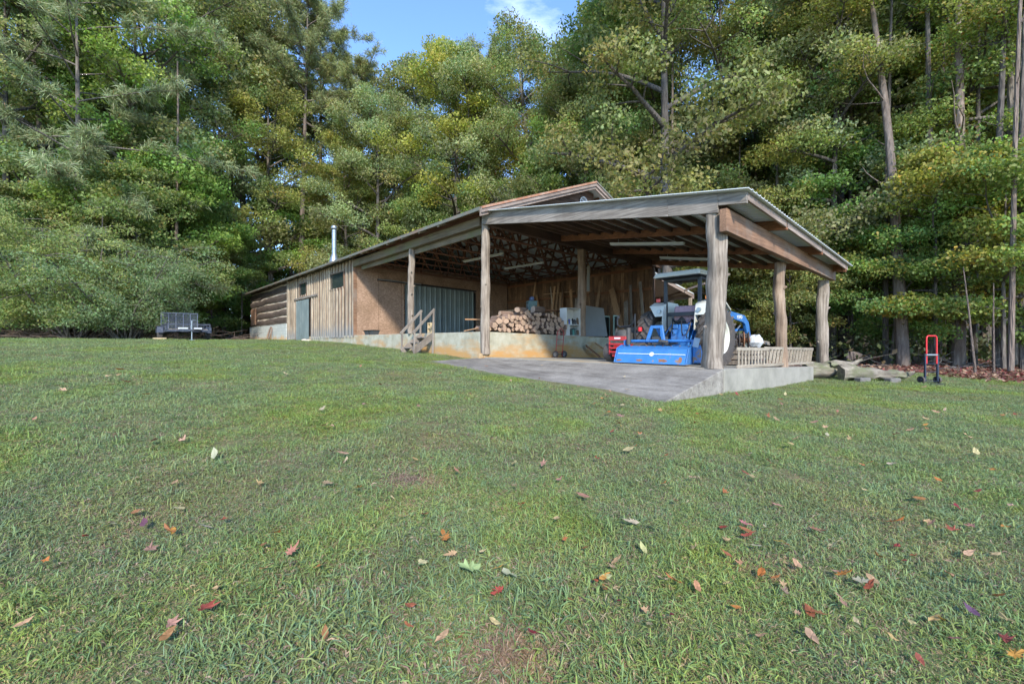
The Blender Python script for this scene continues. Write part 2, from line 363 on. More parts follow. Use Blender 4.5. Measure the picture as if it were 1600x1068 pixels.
def foot_grey(m, z0, z1, grey):
    t = m.node_tree; p = next(n for n in t.nodes if n.type == 'BSDF_PRINCIPLED'); src = p.inputs['Base Color'].links[0].from_socket
    c = N(t, 'ShaderNodeTexCoord'); sp = N(t, 'ShaderNodeSeparateXYZ'); t.links.new(c.outputs['Object'], sp.inputs[0])
    mr = N(t, 'ShaderNodeMapRange'); mr.inputs[1].default_value = z1; mr.inputs[2].default_value = z0; t.links.new(sp.outputs[2], mr.inputs[0])
    nn = noise(t, mapping(t, (6, 6, .8)), 2, 4); ad = N(t, 'ShaderNodeMath', operation='MULTIPLY_ADD'); ad.inputs[1].default_value = .7; t.links.new(mr.outputs[0], ad.inputs[0]); t.links.new(nn, ad.inputs[2])
    t.links.new(mixc(t, ramp(t, ad.outputs[0], [(.6, (0, 0, 0)), (1.0, (1, 1, 1))]), src, grey), p.inputs['Base Color'])
foot_grey(M['board'], .6, 2.0, (.15, .15, .145)); foot_grey(M['batten'], .6, 1.5, (.24, .235, .22))
def groundmat():
    m, t, p, o = newmat('lawn_soil'); v = mapping(t, (1, 1, 1))
    n = noise(t, v, 9, 8, .7); n1 = noise(t, v, .5, 5, .6); n2 = noise(t, v, 60, 4, .7)
    col = ramp(t, n, [(.3, (.07, .085, .04)), (.5, (.125, .14, .065)), (.68, (.20, .17, .11))])
    col = mixc(t, 1.0, col, ramp(t, n1, [(.35, (1.2, .95, .8)), (.6, (.95, 1.1, .75))]), 'MULTIPLY')
    # woodland floor, brown with leaf litter, beyond the lawn's edge (vertex attribute)
    a = N(t, 'ShaderNodeAttribute', attribute_name='Col')
    lit = ramp(t, n2, [(.3, (.05, .028, .018)), (.5, (.12, .06, .038)), (.7, (.22, .11, .065))])
    sp = N(t, 'ShaderNodeSeparateColor'); t.links.new(a.outputs['Color'], sp.inputs[0])
    ad = N(t, 'ShaderNodeMath', operation='MULTIPLY_ADD'); ad.inputs[1].default_value = .5; ad.inputs[2].default_value = 0
    t.links.new(n, ad.inputs[0]); ad2 = N(t, 'ShaderNodeMath', operation='ADD'); t.links.new(ad.outputs[0], ad2.inputs[0]); t.links.new(sp.outputs[0], ad2.inputs[1])
    f = ramp(t, ad2.outputs[0], [(.62, (0, 0, 0)), (.78, (1, 1, 1))])
    col = mixc(t, f, col, lit)
    t.links.new(col, p.inputs['Base Color']); p.inputs['Roughness'].default_value = .95; bump(t, p, n2, .6, .03); return m
M['ground'] = groundmat()

# ------------------------------------------------------------------ ground
def uv_of(x, y):
    dx, dy = x-OX, y-OY
    return (dx*A.x+dy*A.y)/S, (dx*B.x+dy*B.y)/S
def wood_edge(x, y):
    """distance beyond the edge of the lawn into the woods (negative on the lawn)"""
    wob = .7*math.sin(y*.55+1)+.4*math.sin(x*.7)
    u, v = uv_of(x, y)
    return max(x-14.2+wob*.6, min(y-19.3+wob, x-6), min(y-28+wob, -.58*y-x), min((v-9.2)*S, y-16))
def axis(parts):
    out = []
    for a, b, st in parts: out += list(np.arange(a, b, st))
    return out+[parts[-1][1]]
xs = axis([(-400, -60, 34), (-60, -24, 2), (-24, 22, .5), (22, 60, 2), (60, 400, 34)])
ys = axis([(-40, -2, 4), (-2, 40, .5), (40, 80, 2), (80, 700, 62)])
V = []; C = []
for y in ys:
    for x in xs:
        e = wood_edge(x, y); z = gz(x, y)
        if e > 0: z += .05*math.sin(x*1.9)*math.sin(y*1.6)*min(1, e)
        if abs(x) > 60 or y > 80: z = EYE-.6
        z += .09*max(0, y-42)*min(1, max(0, e)/10) if y < 90 else 4
        V.append((x, y, z)); C.append((min(1, max(0, e/1.6+.5)),)*3)
nx = len(xs)
F = [(j*nx+i, j*nx+i+1, (j+1)*nx+i+1, (j+1)*nx+i) for j in range(len(ys)-1) for i in range(nx-1)]
gm = npmesh('ground', np.array(V), np.array(F), M['ground'], np.array(C), smooth=True)
tag(link('ground', gm), kind='structure')

# ------------------------------------------------------------------ the barn
base = (OX, OY, floor_z(0))
barn = thing('barn', 'long weathered barn with metal roof, open log-post bay and low carport at its near end', 'barn', base, ANG_A)
def part(mb, name, mat, parent=barn, **k): return mb.build(name, mat, parent, **k)
def span(u0, u1, v0, v1, z0, z1, f=L):
    return [f(u0, v0, z0), f(u1, v0, z0), f(u1, v1, z0), f(u0, v1, z0), f(u0, v0, z1), f(u1, v0, z1), f(u1, v1, z1), f(u0, v1, z1)]
EPS = .004
# platform and foundations
mb = MB(); mb.hexa(span(0, 23, 0, 7.5, -.6, .235)); fnd = part(mb, 'platform', M['stained'], bevel=.012)
mb = MB(); mb.hexa(span(-.045, -.002, .12, 3.9, -.5, -.265)); part(mb, 'kerb_ledge', M['stained'])
mb = MB(); mb.hexa(span(15.32, 23.02, -.1, 7.6, -.4, .88)); part(mb, 'block_foundation', M['blocks'])
# carport slab and ramp
mb = MB(); mb.hexa([LA(-5.38, -.04, -1.4), LA(-.05, -.04, -1.4), LA(-.05, 4.05, -1.4), LA(-5.38, 4.05, -1.4), LA(-5.38, -.04, -.372), LA(-.05, -.04, -.348), LA(-.05, 4.05, -.45), LA(-5.38, 4.05, -.49)])
part(mb, 'carport_slab', M['concrete'], bevel=.01)
mb = MB(); mb.hexa([LA(-5.375, -1.66, -1.4), LA(.1, -1.55, -1.4), LA(.1, -.045, -1.4), LA(-5.375, -.045, -1.4), LA(-5.375, -1.66, -.70), LA(.1, -1.55, -.405), LA(.1, -.045, -.362), LA(-5.375, -.045, -.378)])
rm = part(mb, 'ramp', M['ramp'], bevel=.012)
mb = MB(); mb.hexa([LA(.02, -.12, -1), LA(.34, -.12, -1), LA(.34, .0, -1), LA(.02, .0, -1), LA(.02, -.12, -.26), LA(.34, -.12, -.26), LA(.34, .0, -.26), LA(.02, .0, -.26)])
part(mb, 'post_footing', M['stained'], bevel=.01)
# dusty clay strip along the slab's front edge
mb = MB(); mb.hexa([LA(-5.2, -.035, -.368), LA(-.1, -.035, -.345), LA(-.1, .42, -.355), LA(-5.2, .28, -.372), LA(-5.2, -.035, -.366), LA(-.1, -.035, -.341), LA(-.1, .42, -.351), LA(-5.2, .28, -.368)])
part(mb, 'clay_dust', plain('clay_dust', (.50, .36, .20), .95, var=.3, scale=4, c2=(.42, .38, .31), amt=(.45, .6)))

# log posts
def log_post(name, u, v, z0, z1, r0, r1, mat, knots, seed, lab=None):
    rr = random.Random(seed); mb = MB(); p0 = LA(u, v, z0); n = 26; H = S*(z1-z0); b = len(mb.v); seg = 22
    ph = [rr.uniform(0, 6.28) for _ in range(8)]
    for i in range(n+1):
        t = i/n; r = (r0+(r1-r0)*t)
        cx = .03*math.sin(t*5+ph[0])+.008*math.sin(t*13+ph[1]); cy_ = .015*math.sin(t*4+ph[2])
        if t < .06: r *= 1.07
        for k in range(seg):
            a = 2*math.pi*k/seg
            q = r*(1+.06*math.sin(3*a+ph[3]+t*3)+.05*math.sin(5*a+ph[4]-t*4)+.05*math.sin(t*19+2*a+ph[5])+.035*math.sin(t*37+a+ph[6])+.02*rr.uniform(-1, 1))
            mb.v.append(p0+Vector((cx+q*math.cos(a), cy_+q*math.sin(a), H*t)))
    for i in range(n):
        for k in range(seg):
            k2 = (k+1) % seg; mb.f.append((b+i*seg+k, b+i*seg+k2, b+(i+1)*seg+k2, b+(i+1)*seg+k)); mb.m.append(0)
    mb.f.append(tuple(b+n*seg+k for k in range(seg))); mb.m.append(0)
    for t, a, ln in knots:
        r = r0+(r1-r0)*t; d = Vector((math.cos(a), math.sin(a), .35)).normalized(); c = p0+Vector((0, 0, H*t))
        mb.tube([c+d*r*.6, c+d*(r*.95), c+d*(r+ln*.6), c+d*(r+ln)], [r*.45, r*.3, r*.16, r*.07], 8)
    o = mb.build(name, mat, barn, smooth=True)
    if lab: o['label'] = lab
    return o
log_post('log_post', .04, .06, -.28, 2.70, .145, .125, M['post'], [(.52, 2.6, .06), (.62, .2, .05), (.35, 1.4, .05), (.8, 3.6, .04)], 1)
log_post('log_post', 3.44, .05, .235, 2.66, .135, .115, M['post'], [(.7, 2.7, .13), (.45, 2.8, .08), (.3, .4, .07), (.85, .1, .06), (.55, 4, .05), (.2, 2.9, .09)], 2)
log_post('log_post', .06, 3.5, .235-TILT*3.5, 2.62, .18, .145, M['post_brown'], [(.6, 3.2, .04), (.8, 4.9, .04), (.35, 1.9, .05)], 3)
log_post('log_post', -5.2, .08, -.375, 1.80, .188, .172, M['post'], [(.58, 3.6, .10), (.83, 3.3, .05), (.25, .5, .04), (.4, 3.9, .03)], 4, 'thick grey cedar trunk post at the carport corner')
log_post('log_post', -5.2, 2.75, -.47, 1.44, .125, .12, M['post_brown'], [(.5, .3, .05), (.75, 3.2, .03)], 5)
log_post('log_post', -5.24, 5.24, -.95, 1.34, .165, .145, M['post'], [(.72, 3.8, .07), (.4, 1.0, .03)], 6)

# eave beam, gable header, right hand beam
mb = MB(); mb.hexa([L(.12, -.05, 2.66), L(7.38, -.05, 2.62), L(7.38, .09, 2.62), L(.12, .09, 2.66), L(.12, -.05, 2.86), L(7.38, -.05, 2.86), L(7.38, .09, 2.86), L(.12, .09, 2.86)])
part(mb, 'eave_beam', M['mossy_x'], bevel=.006)
mb = MB(); mb.hexa(span(.1, 7.0, .095, .15, 2.50, 2.68)); part(mb, 'inner_plate', M['mossy_x'], bevel=.005)
mb = MB(); mb.hexa(span(-.07, .07, .12, 7.6, 2.66, 2.90)); part(mb, 'header_beam', M['dark_y'], bevel=.006)
for i, (z0, z1, uu) in enumerate([(1.505, 1.80, 1.345)]):
    mb = MB(); mb.hexa([LA(-5.44, -.10, 1.505), LA(-5.34, -.10, 1.505), LA(-5.34, 5.42, 1.33), LA(-5.44, 5.42, 1.33), LA(-5.44, -.10, 1.815), LA(-5.34, -.10, 1.815), LA(-5.34, 5.42, 1.60), LA(-5.44, 5.42, 1.60)])
    part(mb, 'side_beam', M['orange_y'], bevel=.006)
# carport front beam (two planks joined) and fascia tail
def zroof(u, v):     # underside of the carport's metal sheet, barn units
    a = 2.95-.021*(v+.15)
    b = 2.0-.0697*(v+.15)
    t = -u/5.7
    return a+(b-a)*t
mb = MB(); v0, v1 = -.06, -.015
mb.hexa([LA(-4.55, v0, zroof(-4.55, 0)-.29), LA(.02, v0, 2.665), LA(.02, v1, 2.665), LA(-4.55, v1, zroof(-4.55, 0)-.29), LA(-4.55, v0, zroof(-4.55, 0)-.012), LA(.02, v0, 2.93), LA(.02, v1, 2.93), LA(-4.55, v1, zroof(-4.55, 0)-.012)])
part(mb, 'front_beam', M['grey_x'], bevel=.005)
mb = MB(); za = zroof(-5.30, 0); zb = zroof(-4.554, 0)
mb.hexa([LA(-5.30, v0, za-.27), LA(-4.554, v0, zb-.29), LA(-4.554, v1, zb-.29), LA(-5.30, v1, za-.27), LA(-5.30, v0, za-.012), LA(-4.554, v0, zb-.012), LA(-4.554, v1, zb-.012), LA(-5.30, v1, za-.012)])
part(mb, 'front_beam', M['grey_x'], bevel=.005)
mb = MB(); zc = zroof(-5.68, 0)
mb.hexa([LA(-5.68, v0, zc-.16), LA(-5.304, v0, za-.17), LA(-5.304, v1, za-.17), LA(-5.68, v1, zc-.16), LA(-5.68, v0, zc-.012), LA(-5.304, v0, za-.012), LA(-5.304, v1, za-.012), LA(-5.68, v1, zc-.012)])
part(mb, 'fascia_tail', M['grey_x'], bevel=.005)
# inner beams
for (va, za, vb, zb) in [(2.52, 2.65, 1.52, 1.74), (4.8, 2.62, 3.43, 1.60), (6.96, 2.54, 5.15, 1.46)]:
    mb = MB(); h = .15
    mb.hexa([LA(-5.68, vb-.03, zb), LA(-.08, va-.03, za), LA(-.08, va+.03, za), LA(-5.68, vb+.03, zb), LA(-5.68, vb-.03, zb+h), LA(-.08, va-.03, za+h), LA(-.08, va+.03, za+h), LA(-5.68, vb+.03, zb+h)])
    part(mb, 'carport_beam', M['orange_x'], bevel=.005)
# joists across
u = -.35; k = 0
while u > -5.3:
    mb = MB(); e = 7.05 + (5.12-7.05)*(-u/5.68); z0, z1 = zroof(u, 0), zroof(u, e)
    mb.hexa([LA(u-.025, 0, z0-.10), LA(u+.025, 0, z0-.10), LA(u+.025, e, z1-.10), LA(u-.025, e, z1-.10), LA(u-.025, 0, z0-.014), LA(u+.025, 0, z0-.014), LA(u+.025, e, z1-.014), LA(u-.025, e, z1-.014)])
    part(mb, 'joist', M['dark_y']); u -= .40
# barge board at the open edge
mb = MB(); mb.hexa([LA(-5.68, -.015, zc-.11), LA(-5.645, -.015, zc-.11), LA(-5.645, 5.3, zroof(-5.68, 5.3)-.11), LA(-5.68, 5.3, zroof(-5.68, 5.3)-.11), LA(-5.68, -.015, zc-.012), LA(-5.645, -.015, zc-.012), LA(-5.645, 5.3, zroof(-5.68, 5.3)-.012), LA(-5.68, 5.3, zroof(-5.68, 5.3)-.012)])
part(mb, 'barge_board', M['fascia'], bevel=.004)

# carport roof panels
croof = link('carport_roof', None, barn); 
def lerp(a, b, t): return a+(b-a)*t
edges = [-.16]+[.55*i for i in range(1, 14)]
for i in range(len(edges)-1):
    a, b = edges[i], edges[i+1]-.004; mb = MB(); prof = []
    n = 4
    for q in range(n):
        t0 = a+(b-a)*q/n; w_ = (b-a)/n
        prof += [(t0, 0), (t0+w_*.62, 0), (t0+w_*.72, .018), (t0+w_*.9, .018)]
    prof.append((b, 0))
    vmax = 5.42
    vs = []
    for (vv, h) in prof:
        # the far edge slants: at the outer eave the roof ends nearer
        f = vv if vv < 0 else vv
        ve = vv*(5.32/7.0) if vv > 0 else vv
        z0, z1 = zroof(.0, vv)+h, zroof(-5.74, ve)+h
        vs += [LA(.05, vv, z0), LA(-5.74, ve, z1), LA(.05, vv, z0+.009), LA(-5.74, ve, z1+.009)]
    m_ = len(prof); fs = []
    for q in range(m_-1):
        o_ = 4*q; fs += [(o_, o_+1, o_+5, o_+4), (o_+2, o_+6, o_+7, o_+3), (o_, o_+4, o_+6, o_+2), (o_+1, o_+3, o_+7, o_+5)]
    fs += [(0, 2, 3, 1), (4*m_-4, 4*m_-3, 4*m_-1, 4*m_-2)]
    mb.add(vs, fs); mb.m = [1 if (q % 4 == 1 and q < 4*(m_-1)) else 0 for q in range(len(fs))]; mb.build('roof_panel', [M['roof_under'], M['roof_dark']], croof)

# main roof
RV0, RZ0, SL, APV = -.32, 2.905, .398, 3.65
APZ = RZ0+SL*(APV-RV0)
mroof = link('main_roof', None, barn)
def panel_mesh(sign, wide, name):
    mb = MB(); n = 3; prof = []
    for q in range(n):
        t0 = wide*q/n; w_ = wide/n; prof += [(t0, 0), (t0+w_*.7, 0), (t0+w_*.76, .02), (t0+w_*.9, .02)]
    prof.append((wide-.003, 0)); vs = []
    va, vb = (RV0, APV) if sign > 0 else (2*APV-RV0, APV)
    for uu, h in prof:
        for hh in (0, .01):
            vs += [L(uu, va, RZ0+h+hh), L(uu, vb, APZ+h+hh)]
    m_ = len(prof); fs = []
    for q in range(m_-1):
        o_ = 4*q; fs += [(o_, o_+1, o_+5, o_+4), (o_+2, o_+6, o_+7, o_+3), (o_, o_+4, o_+6, o_+2), (o_+1, o_+3, o_+7, o_+5)]
    fs += [(0, 2, 3, 1), (4*m_-4, 4*m_-3, 4*m_-1, 4*m_-2)]
    mb.add(vs, fs); mb.m = [1 if (q % 4 in (1, 2, 3) and q < 4*(m_-1)) else 0 for q in range(len(fs))]; o = mb.build(name, [M['roof_under'], M['roof_dark']], mroof)
    return o
wide = .68
for sg in (1, -1):
    first = panel_mesh(sg, wide, 'roof_panel'); first.location = (S*-.30, 0, 0)
    for i in range(1, 37):
        c = first.copy(); COL.objects.link(c); c.location = (S*(-.30+wide*i), 0, 0)
# edge trim that shows dark from below along the eave, and rust-capped rakes
mb = MB(); mb.hexa(span(-.28, 24.6, -.36, -.325, RZ0-.045, RZ0+.03)); part(mb, 'eave_trim', M['roof_dark'])
for sg in (1, -1):
    va, vb = (RV0-.02, APV) if sg > 0 else (2*APV-RV0+.02, APV)
    def slab(u0, u1, h0, h1, name, mat):
        mb = MB(); mb.hexa([L(u0, va, RZ0+h0), L(u1, va, RZ0+h0), L(u1, vb, APZ+h0), L(u0, vb, APZ+h0), L(u0, va, RZ0+h1), L(u1, va, RZ0+h1), L(u1, vb, APZ+h1), L(u0, vb, APZ+h1)]); return part(mb, name, mat)
    slab(-.345, -.305, -.10, .02, 'rake_board', M['fascia']); slab(-.305, -.27, -.17, -.012, 'rake_board', M['fascia'])
    slab(-.36, -.22, .022, .034, 'rake_flashing', M['rust_flash'] if sg > 0 else M['roof_dark']); slab(-.368, -.347, -.018, .034, 'rake_flashing', M['rust_flash'] if sg > 0 else M['roof_dark'])
    if sg < 0:
        for q in (.25, .55, .8):
            vq = lerp(va, vb, q); zq = lerp(RZ0, APZ, q)
            mb = MB(); mb.hexa([L(-.27, vq, zq-.09), L(.05, vq, zq-.09), L(.05, vq+.05, zq-.09), L(-.27, vq+.05, zq-.09), L(-.27, vq, zq-.02), L(.05, vq, zq-.02), L(.05, vq+.05, zq-.02), L(-.27, vq+.05, zq-.02)]); part(mb, 'lookout', M['orange_x'])
# rafter tails along the eave
u = .5
while u < 24.3:
    if u > 1:
        mb = MB(); mb.hexa([L(u, -.33, RZ0-.075), L(u+.05, -.33, RZ0-.075), L(u+.05, .0, RZ0+.05), L(u, .0, RZ0+.05), L(u, -.33, RZ0-.01), L(u+.05, -.33, RZ0-.01), L(u+.05, .0, RZ0+.12), L(u, .0, RZ0+.12)]); part(mb, 'rafter_tail', M['batten'])
    u += .92
# purlins and trusses in the open bay
for sg in (1, -1):
    for q in np.arange(.06, .98, .115):
        vq = lerp(RV0, APV, q) if sg > 0 else lerp(2*APV-RV0, APV, q); zq = lerp(RZ0, APZ, q)
        mb = MB(); mb.hexa(span(-.02, 7.4, vq-.035, vq+.035, zq-.055, zq-.012)); part(mb, 'purlin', M['truss'])
for u in np.arange(.8, 7.3, .92):
    tr = link('roof_truss', None, barn); us = (0, 0, 0)
    def mem(v0, z0, v1, z1, w_=.075, nm='truss_member'):
        mb = MB(); mb.bar(L(u, v0, z0), L(u, v1, z1), .05, w_*S, up=(1, 0, 0)); q = mb.build(nm, M['truss'], tr); return q
    mem(.1, 2.70, 7.1, 2.70, .1, 'bottom_chord'); mem(0, 2.85, APV, APZ-.1, .1, 'top_chord'); mem(2*APV, 2.85, APV, APZ-.1, .1, 'top_chord')
    N_ = 6
    for i in range(N_):
        va = 7.1*i/N_+.2; vm = 7.1*(i+.5)/N_; vb = 7.1*(i+1)/N_
        zt = RZ0-.12+SL*((vm if vm < APV else 2*APV-vm)-RV0)
        mem(va, 2.70, vm, zt, .06, 'web'); mem(vm, zt, vb, 2.70, .06, 'web')
# gable wall over the header: horizontal dark boards
gw = link('gable_wall', None, barn); z = 2.905; i = 0
while z < APZ-.1:
    z1 = z+.13; va = (z1-RZ0)/SL+RV0+.05; va = max(va, .1); vb = 2*APV-va
    mb = MB(); mb.hexa(span(.005+.006*(i % 2), .03+.006*(i % 2), va, vb, z, z1-.008)); mb.build('board', M['gable'], gw); z = z1; i += 1
mb = MB(); mb.hexa(span(.032, .04, .2, 8.0, 2.9, APZ-.45)); 
# back wall of the bay: inside vertical boards
bw = link('back_wall', None, barn); u = .02; rr = random.Random(5)
while u < 7.36:
    w_ = rr.uniform(.11, .19); u1 = min(u+w_, 7.38); d = rr.uniform(0, .02)
    mb = MB(); mb.hexa(span(u, u1-.012, 7.15+d, 7.17+d, .24, 2.86)); mb.build('board', M['inboard'], bw); u = u1
mb = MB(); mb.hexa(span(0, 7.38, 7.20, 7.23, .2, 2.88)); mb.build('backing', M['gable'], bw)
for z in (1.9, 2.6):
    mb = MB(); mb.hexa(span(.05, 7.35, 7.11, 7.145, z, z+.09)); mb.build('rail', M['orange_x'], bw)
# strand board end wall with sliding doors
ow = link('strand_board_wall', None, barn)
for i in range(8):
    v0 = .02+.9*i; v1 = min(v0+.9, 7.14)-.010
    if v1 <= v0: break
    if v0 < 5.3 and v1 > 1.95:
        mb = MB(); mb.hexa(span(7.4, 7.43, v0, v1, 2.2, 2.86)); mb.build('panel', M['osb'], ow)
        if v0 < 1.95: mb = MB(); mb.hexa(span(7.4, 7.43, v0, 1.95, .24, 2.197)); mb.build('panel', M['osb'], ow)
        if v1 > 5.3: mb = MB(); mb.hexa(span(7.4, 7.43, 5.3, v1, .24, 2.197)); mb.build('panel', M['osb'], ow)
    else:
        mb = MB(); mb.hexa(span(7.4, 7.43, v0, v1, .24, 2.86)); mb.build('panel', M['osb'], ow)
def corrug(u0, u1, v0, v1, z0, z1, along, n, name, parent, mat):
    """ribbed steel sheet with depth, ribs vertical"""
    mb = MB(); vs = []; fs = []; prof = []
    for q in range(n):
        t0 = q/n; prof += [(t0, 0), (t0+.55/n, 0), (t0+.68/n, .02), (t0+.88/n, .02)]
    prof.append((1, 0))
    for t, h in prof:
        if along == 'v': p = lambda zz, hh: L(u0-hh, lerp(v0, v1, t), zz)
        else: p = lambda zz, hh: L(lerp(u0, u1, t), v0-hh, zz)
        vs += [p(z0, h), p(z1, h), p(z0, h-.012), p(z1, h-.012)]
    m_ = len(prof)
    for q in range(m_-1):
        o_ = 4*q; fs += [(o_, o_+1, o_+5, o_+4), (o_+2, o_+6, o_+7, o_+3), (o_, o_+4, o_+6, o_+2), (o_+1, o_+3, o_+7, o_+5)]
    fs += [(0, 2, 3, 1), (4*m_-4, 4*m_-3, 4*m_-1, 4*m_-2)]
    mb.add(vs, fs); return mb.build(name, mat, parent)
corrug(7.36, 0, 1.98, 3.60, .26, 2.24, 'v', 7, 'sliding_door', barn, M['steel_blue'])
corrug(7.345, 0, 3.62, 5.20, .26, 2.24, 'v', 7, 'sliding_door', barn, M['steel_blue'])
mb = MB(); mb.hexa(span(7.30, 7.395, .86, 5.3, 2.25, 2.31)); part(mb, 'door_track', M['black'])
mb = MB(); mb.cyl(L(7.28, .86, 2.29), L(7.28, 2.6, 2.29), .028, 8); part(mb, 'track_pipe', M['galv'])
mb = MB(); mb.hexa(span(7.38, 7.394, 1.97, 5.32, .26, 2.22)); part(mb, 'dark_doorway_sheet', M['black'])  # black sheet stands in for the darkness inside the doorway

# boarded stretch of the front wall
fw = link('front_wall', None, barn); rr = random.Random(9); u = 7.44
mb = MB(); mb.hexa(span(7.44, 15.3, .06, .09, .1, 2.95)); mb.build('backing', M['gable'], fw)
mb = MB(); mb.hexa(span(7.38, 7.44, -.03, .09, .2, 2.93)); mb.build('corner_board', M['orange_y'], fw)
holes = [(8.25, 9.84, 2.0, 2.60), (12.5, 13.6, 2.05, 2.61), (12.2, 13.94, -1, 1.88)]
i = 0
while u < 15.28:
    w_ = rr.uniform(.24, .32); u1 = min(u+w_, 15.3); uc = (u+u1)/2
    segs = [(.18-.006*(u-7.4)*1.6+rr.uniform(-.02, .01), 2.92)]
    for (a, b, c, d) in holes:
        if a < uc < b:
            new = []
            for s0, s1 in segs:
                if c > s0+.05: new.append((s0, min(c, s1)))
                if d < s1-.05: new.append((max(d, s0), s1))
            segs = [s for s in new if s[1]-s[0] > .04]
    for s0, s1 in segs:
        d = rr.uniform(0, .01)+(.012 if (8.2 < uc < 12.1 and s1 < 2.1) else 0)
        mb = MB(); mb.hexa(span(u+.005, u1-.05, .012-d, .055, s0, s1)); mb.build('board', M['board'], fw)
        mb = MB(); mb.hexa(span(u-.045, u+.035, -.035-d, .009-d, s0+.01, s1+(rr.uniform(0, .04) if s1 < 2.1 else -.01))); mb.build('batten', M['batten'], fw)
    u = u1; i += 1
def window(u0, u1, z0, z1):
    f = link('window', None, barn)
    for a, b, c, d in ((u0, u1, z0-.05, z0), (u0, u1, z1, z1+.05), (u0, u0+.05, z0, z1), (u1-.05, u1, z0, z1)):
        mb = MB(); mb.hexa(span(a, b, -.035, .05, c+.001, d-.001)); mb.build('frame', M['board'], f)
    mb = MB(); mb.hexa(span(u0+.05, u1-.05, .012, .02, z0, z1)); mb.build('pane', M['glass'], f)
window(8.25, 9.84, 2.02, 2.58); window(12.5, 13.6, 2.07, 2.59)
corrug(0, 0, 0, 0, 0, 0, 'u', 1, 'x', None, M['steel_blue']).name = 'x'; bpy.data.objects.remove(bpy.data.objects['x'])
mb = MB()
d_ = corrug(12.2, 13.94, -.03, 0, .06, 1.86, 'u', 6, 'side_door', barn, M['steel_blue'])
mb = MB(); mb.hexa(span(11.0, 14.2, -.07, -.03, 1.9, 1.98)); part(mb, 'side_door_track', M['grey_x'])
mb = MB(); mb.hexa(span(13.95, 14.12, -.035, .0, .06, 1.9)); part(mb, 'door_jamb', M['orange_y'])
# hewn log wall with chinking
lw = link('log_wall', None, barn); rr = random.Random(3)
mb = MB(); mb.hexa(span(15.34, 22.95, .02, .12, .88, 2.9)); mb.build('chinking', M['chink'], lw)
z = .93
for k in range(6):
    h = .275 if k < 5 else .18; mb = MB(); n = 14; vs = []
    for i in range(n+1):
        uu = lerp(15.34, 23.05, i/n); a = z+rr.uniform(-.02, .02)+.02*math.sin(i*.7+k); b = z+h+rr.uniform(-.022, .02)+.02*math.sin(i*.5+2*k); d = -.06+rr.uniform(-.012, .012)
        vs += [L(uu, d+.03, a), L(uu, d, (a+b)/2), L(uu, d+.03, b), L(uu, .03, b), L(uu, .03, a)]
    fs = [(5*i+q, 5*i+(q+1) % 5, 5*i+5+(q+1) % 5, 5*i+5+q) for i in range(n) for q in range(5)]+[(0, 1, 2, 3, 4), tuple(5*n+q for q in range(5))]
    mb.add(vs, fs); mb.build('log', M['hewn'], lw); z += .385
mb = MB(); mb.hexa(span(21.5, 22.6, -.12, -.07, 1.0, 1.95)); sh = part(mb, 'shutter', M['orange_y'])
mb = MB(); mb.hexa(span(15.1, 15.33, -.07, .06, .05, 2.9)); part(mb, 'corner_post', M['batten'])
mb = MB(); mb.add([L(u_, v_, z_) for u_ in (22.9, 23.0) for v_, z_ in ((.13, .85), (7.35, .85), (7.35, 2.9), (APV, APZ-.1), (.13, 3.0))], [(0, 1, 2, 3, 4), (9, 8, 7, 6, 5)]+[(i, 5+i, 5+(i+1) % 5, (i+1) % 5) for i in range(5)]); part(mb, 'end_wall', M['gable'])
mb = MB(); mb.hexa(span(0.2, 23, 7.5, 7.6, .2, 2.86)); part(mb, 'rear_wall', M['gable'])
mb = MB(); mb.cyl(L(24.3, -.28, .5), L(24.3, -.28, 2.92), .05, 8); part(mb, 'corner_prop', M['post'])
# stove pipe
sp = link('stove_pipe', None, barn); c = L(10.26, .35, 0); c.z = 0
def zz(a): return S*(a-FLOOR)
mb = MB(); mb.lathe([(.30, zz(3.10)), (.24, zz(3.34)), (.13, zz(3.56))], c, 'z', 20); mb.build('flashing_cone', M['galv'], sp, smooth=True)
mb = MB(); prof = [(.125, zz(3.5))]
for q in (3.75, 4.1, 4.42): prof += [(.125, zz(q)), (.135, zz(q)+.01), (.135, zz(q)+.03), (.125, zz(q)+.04)]
prof += [(.125, zz(4.52)), (.0, zz(4.53))]; mb.lathe(prof, c, 'z', 20); mb.build('pipe', M['galv'], sp, smooth=True)
mb = MB(); mb.lathe([(.145, zz(4.55)), (.165, zz(4.57)), (.165, zz(4.64)), (.135, zz(4.68)), (0, zz(4.70))], c, 'z', 20); mb.build('cap', M['galv'], sp, smooth=True)
# round ornament on the gable
mb = MB(); c = LA(-.03, 3.48, 3.88); r = .2
mb.tube([c+Vector((-.02, r*math.cos(a), r*math.sin(a))) for a in np.linspace(0, 2*math.pi, 18)[:-1]], .025, 6, closed=True)
for a in np.linspace(0, math.pi, 5)[:-1]: mb.tube([c+Vector((-.02, r*math.cos(a), r*math.sin(a))), c-Vector((.02, r*math.cos(a), r*math.sin(a)))], .016, 6)
o = mb.build('wheel_ornament', M['plastic_bag'], None, smooth=True)
o.matrix_world = Matrix.Translation(base) @ Matrix.Rotation(ANG_A, 4, 'Z'); tag(o, 'small white spoked wheel ornament hung high on the dark gable boards', 'ornament')
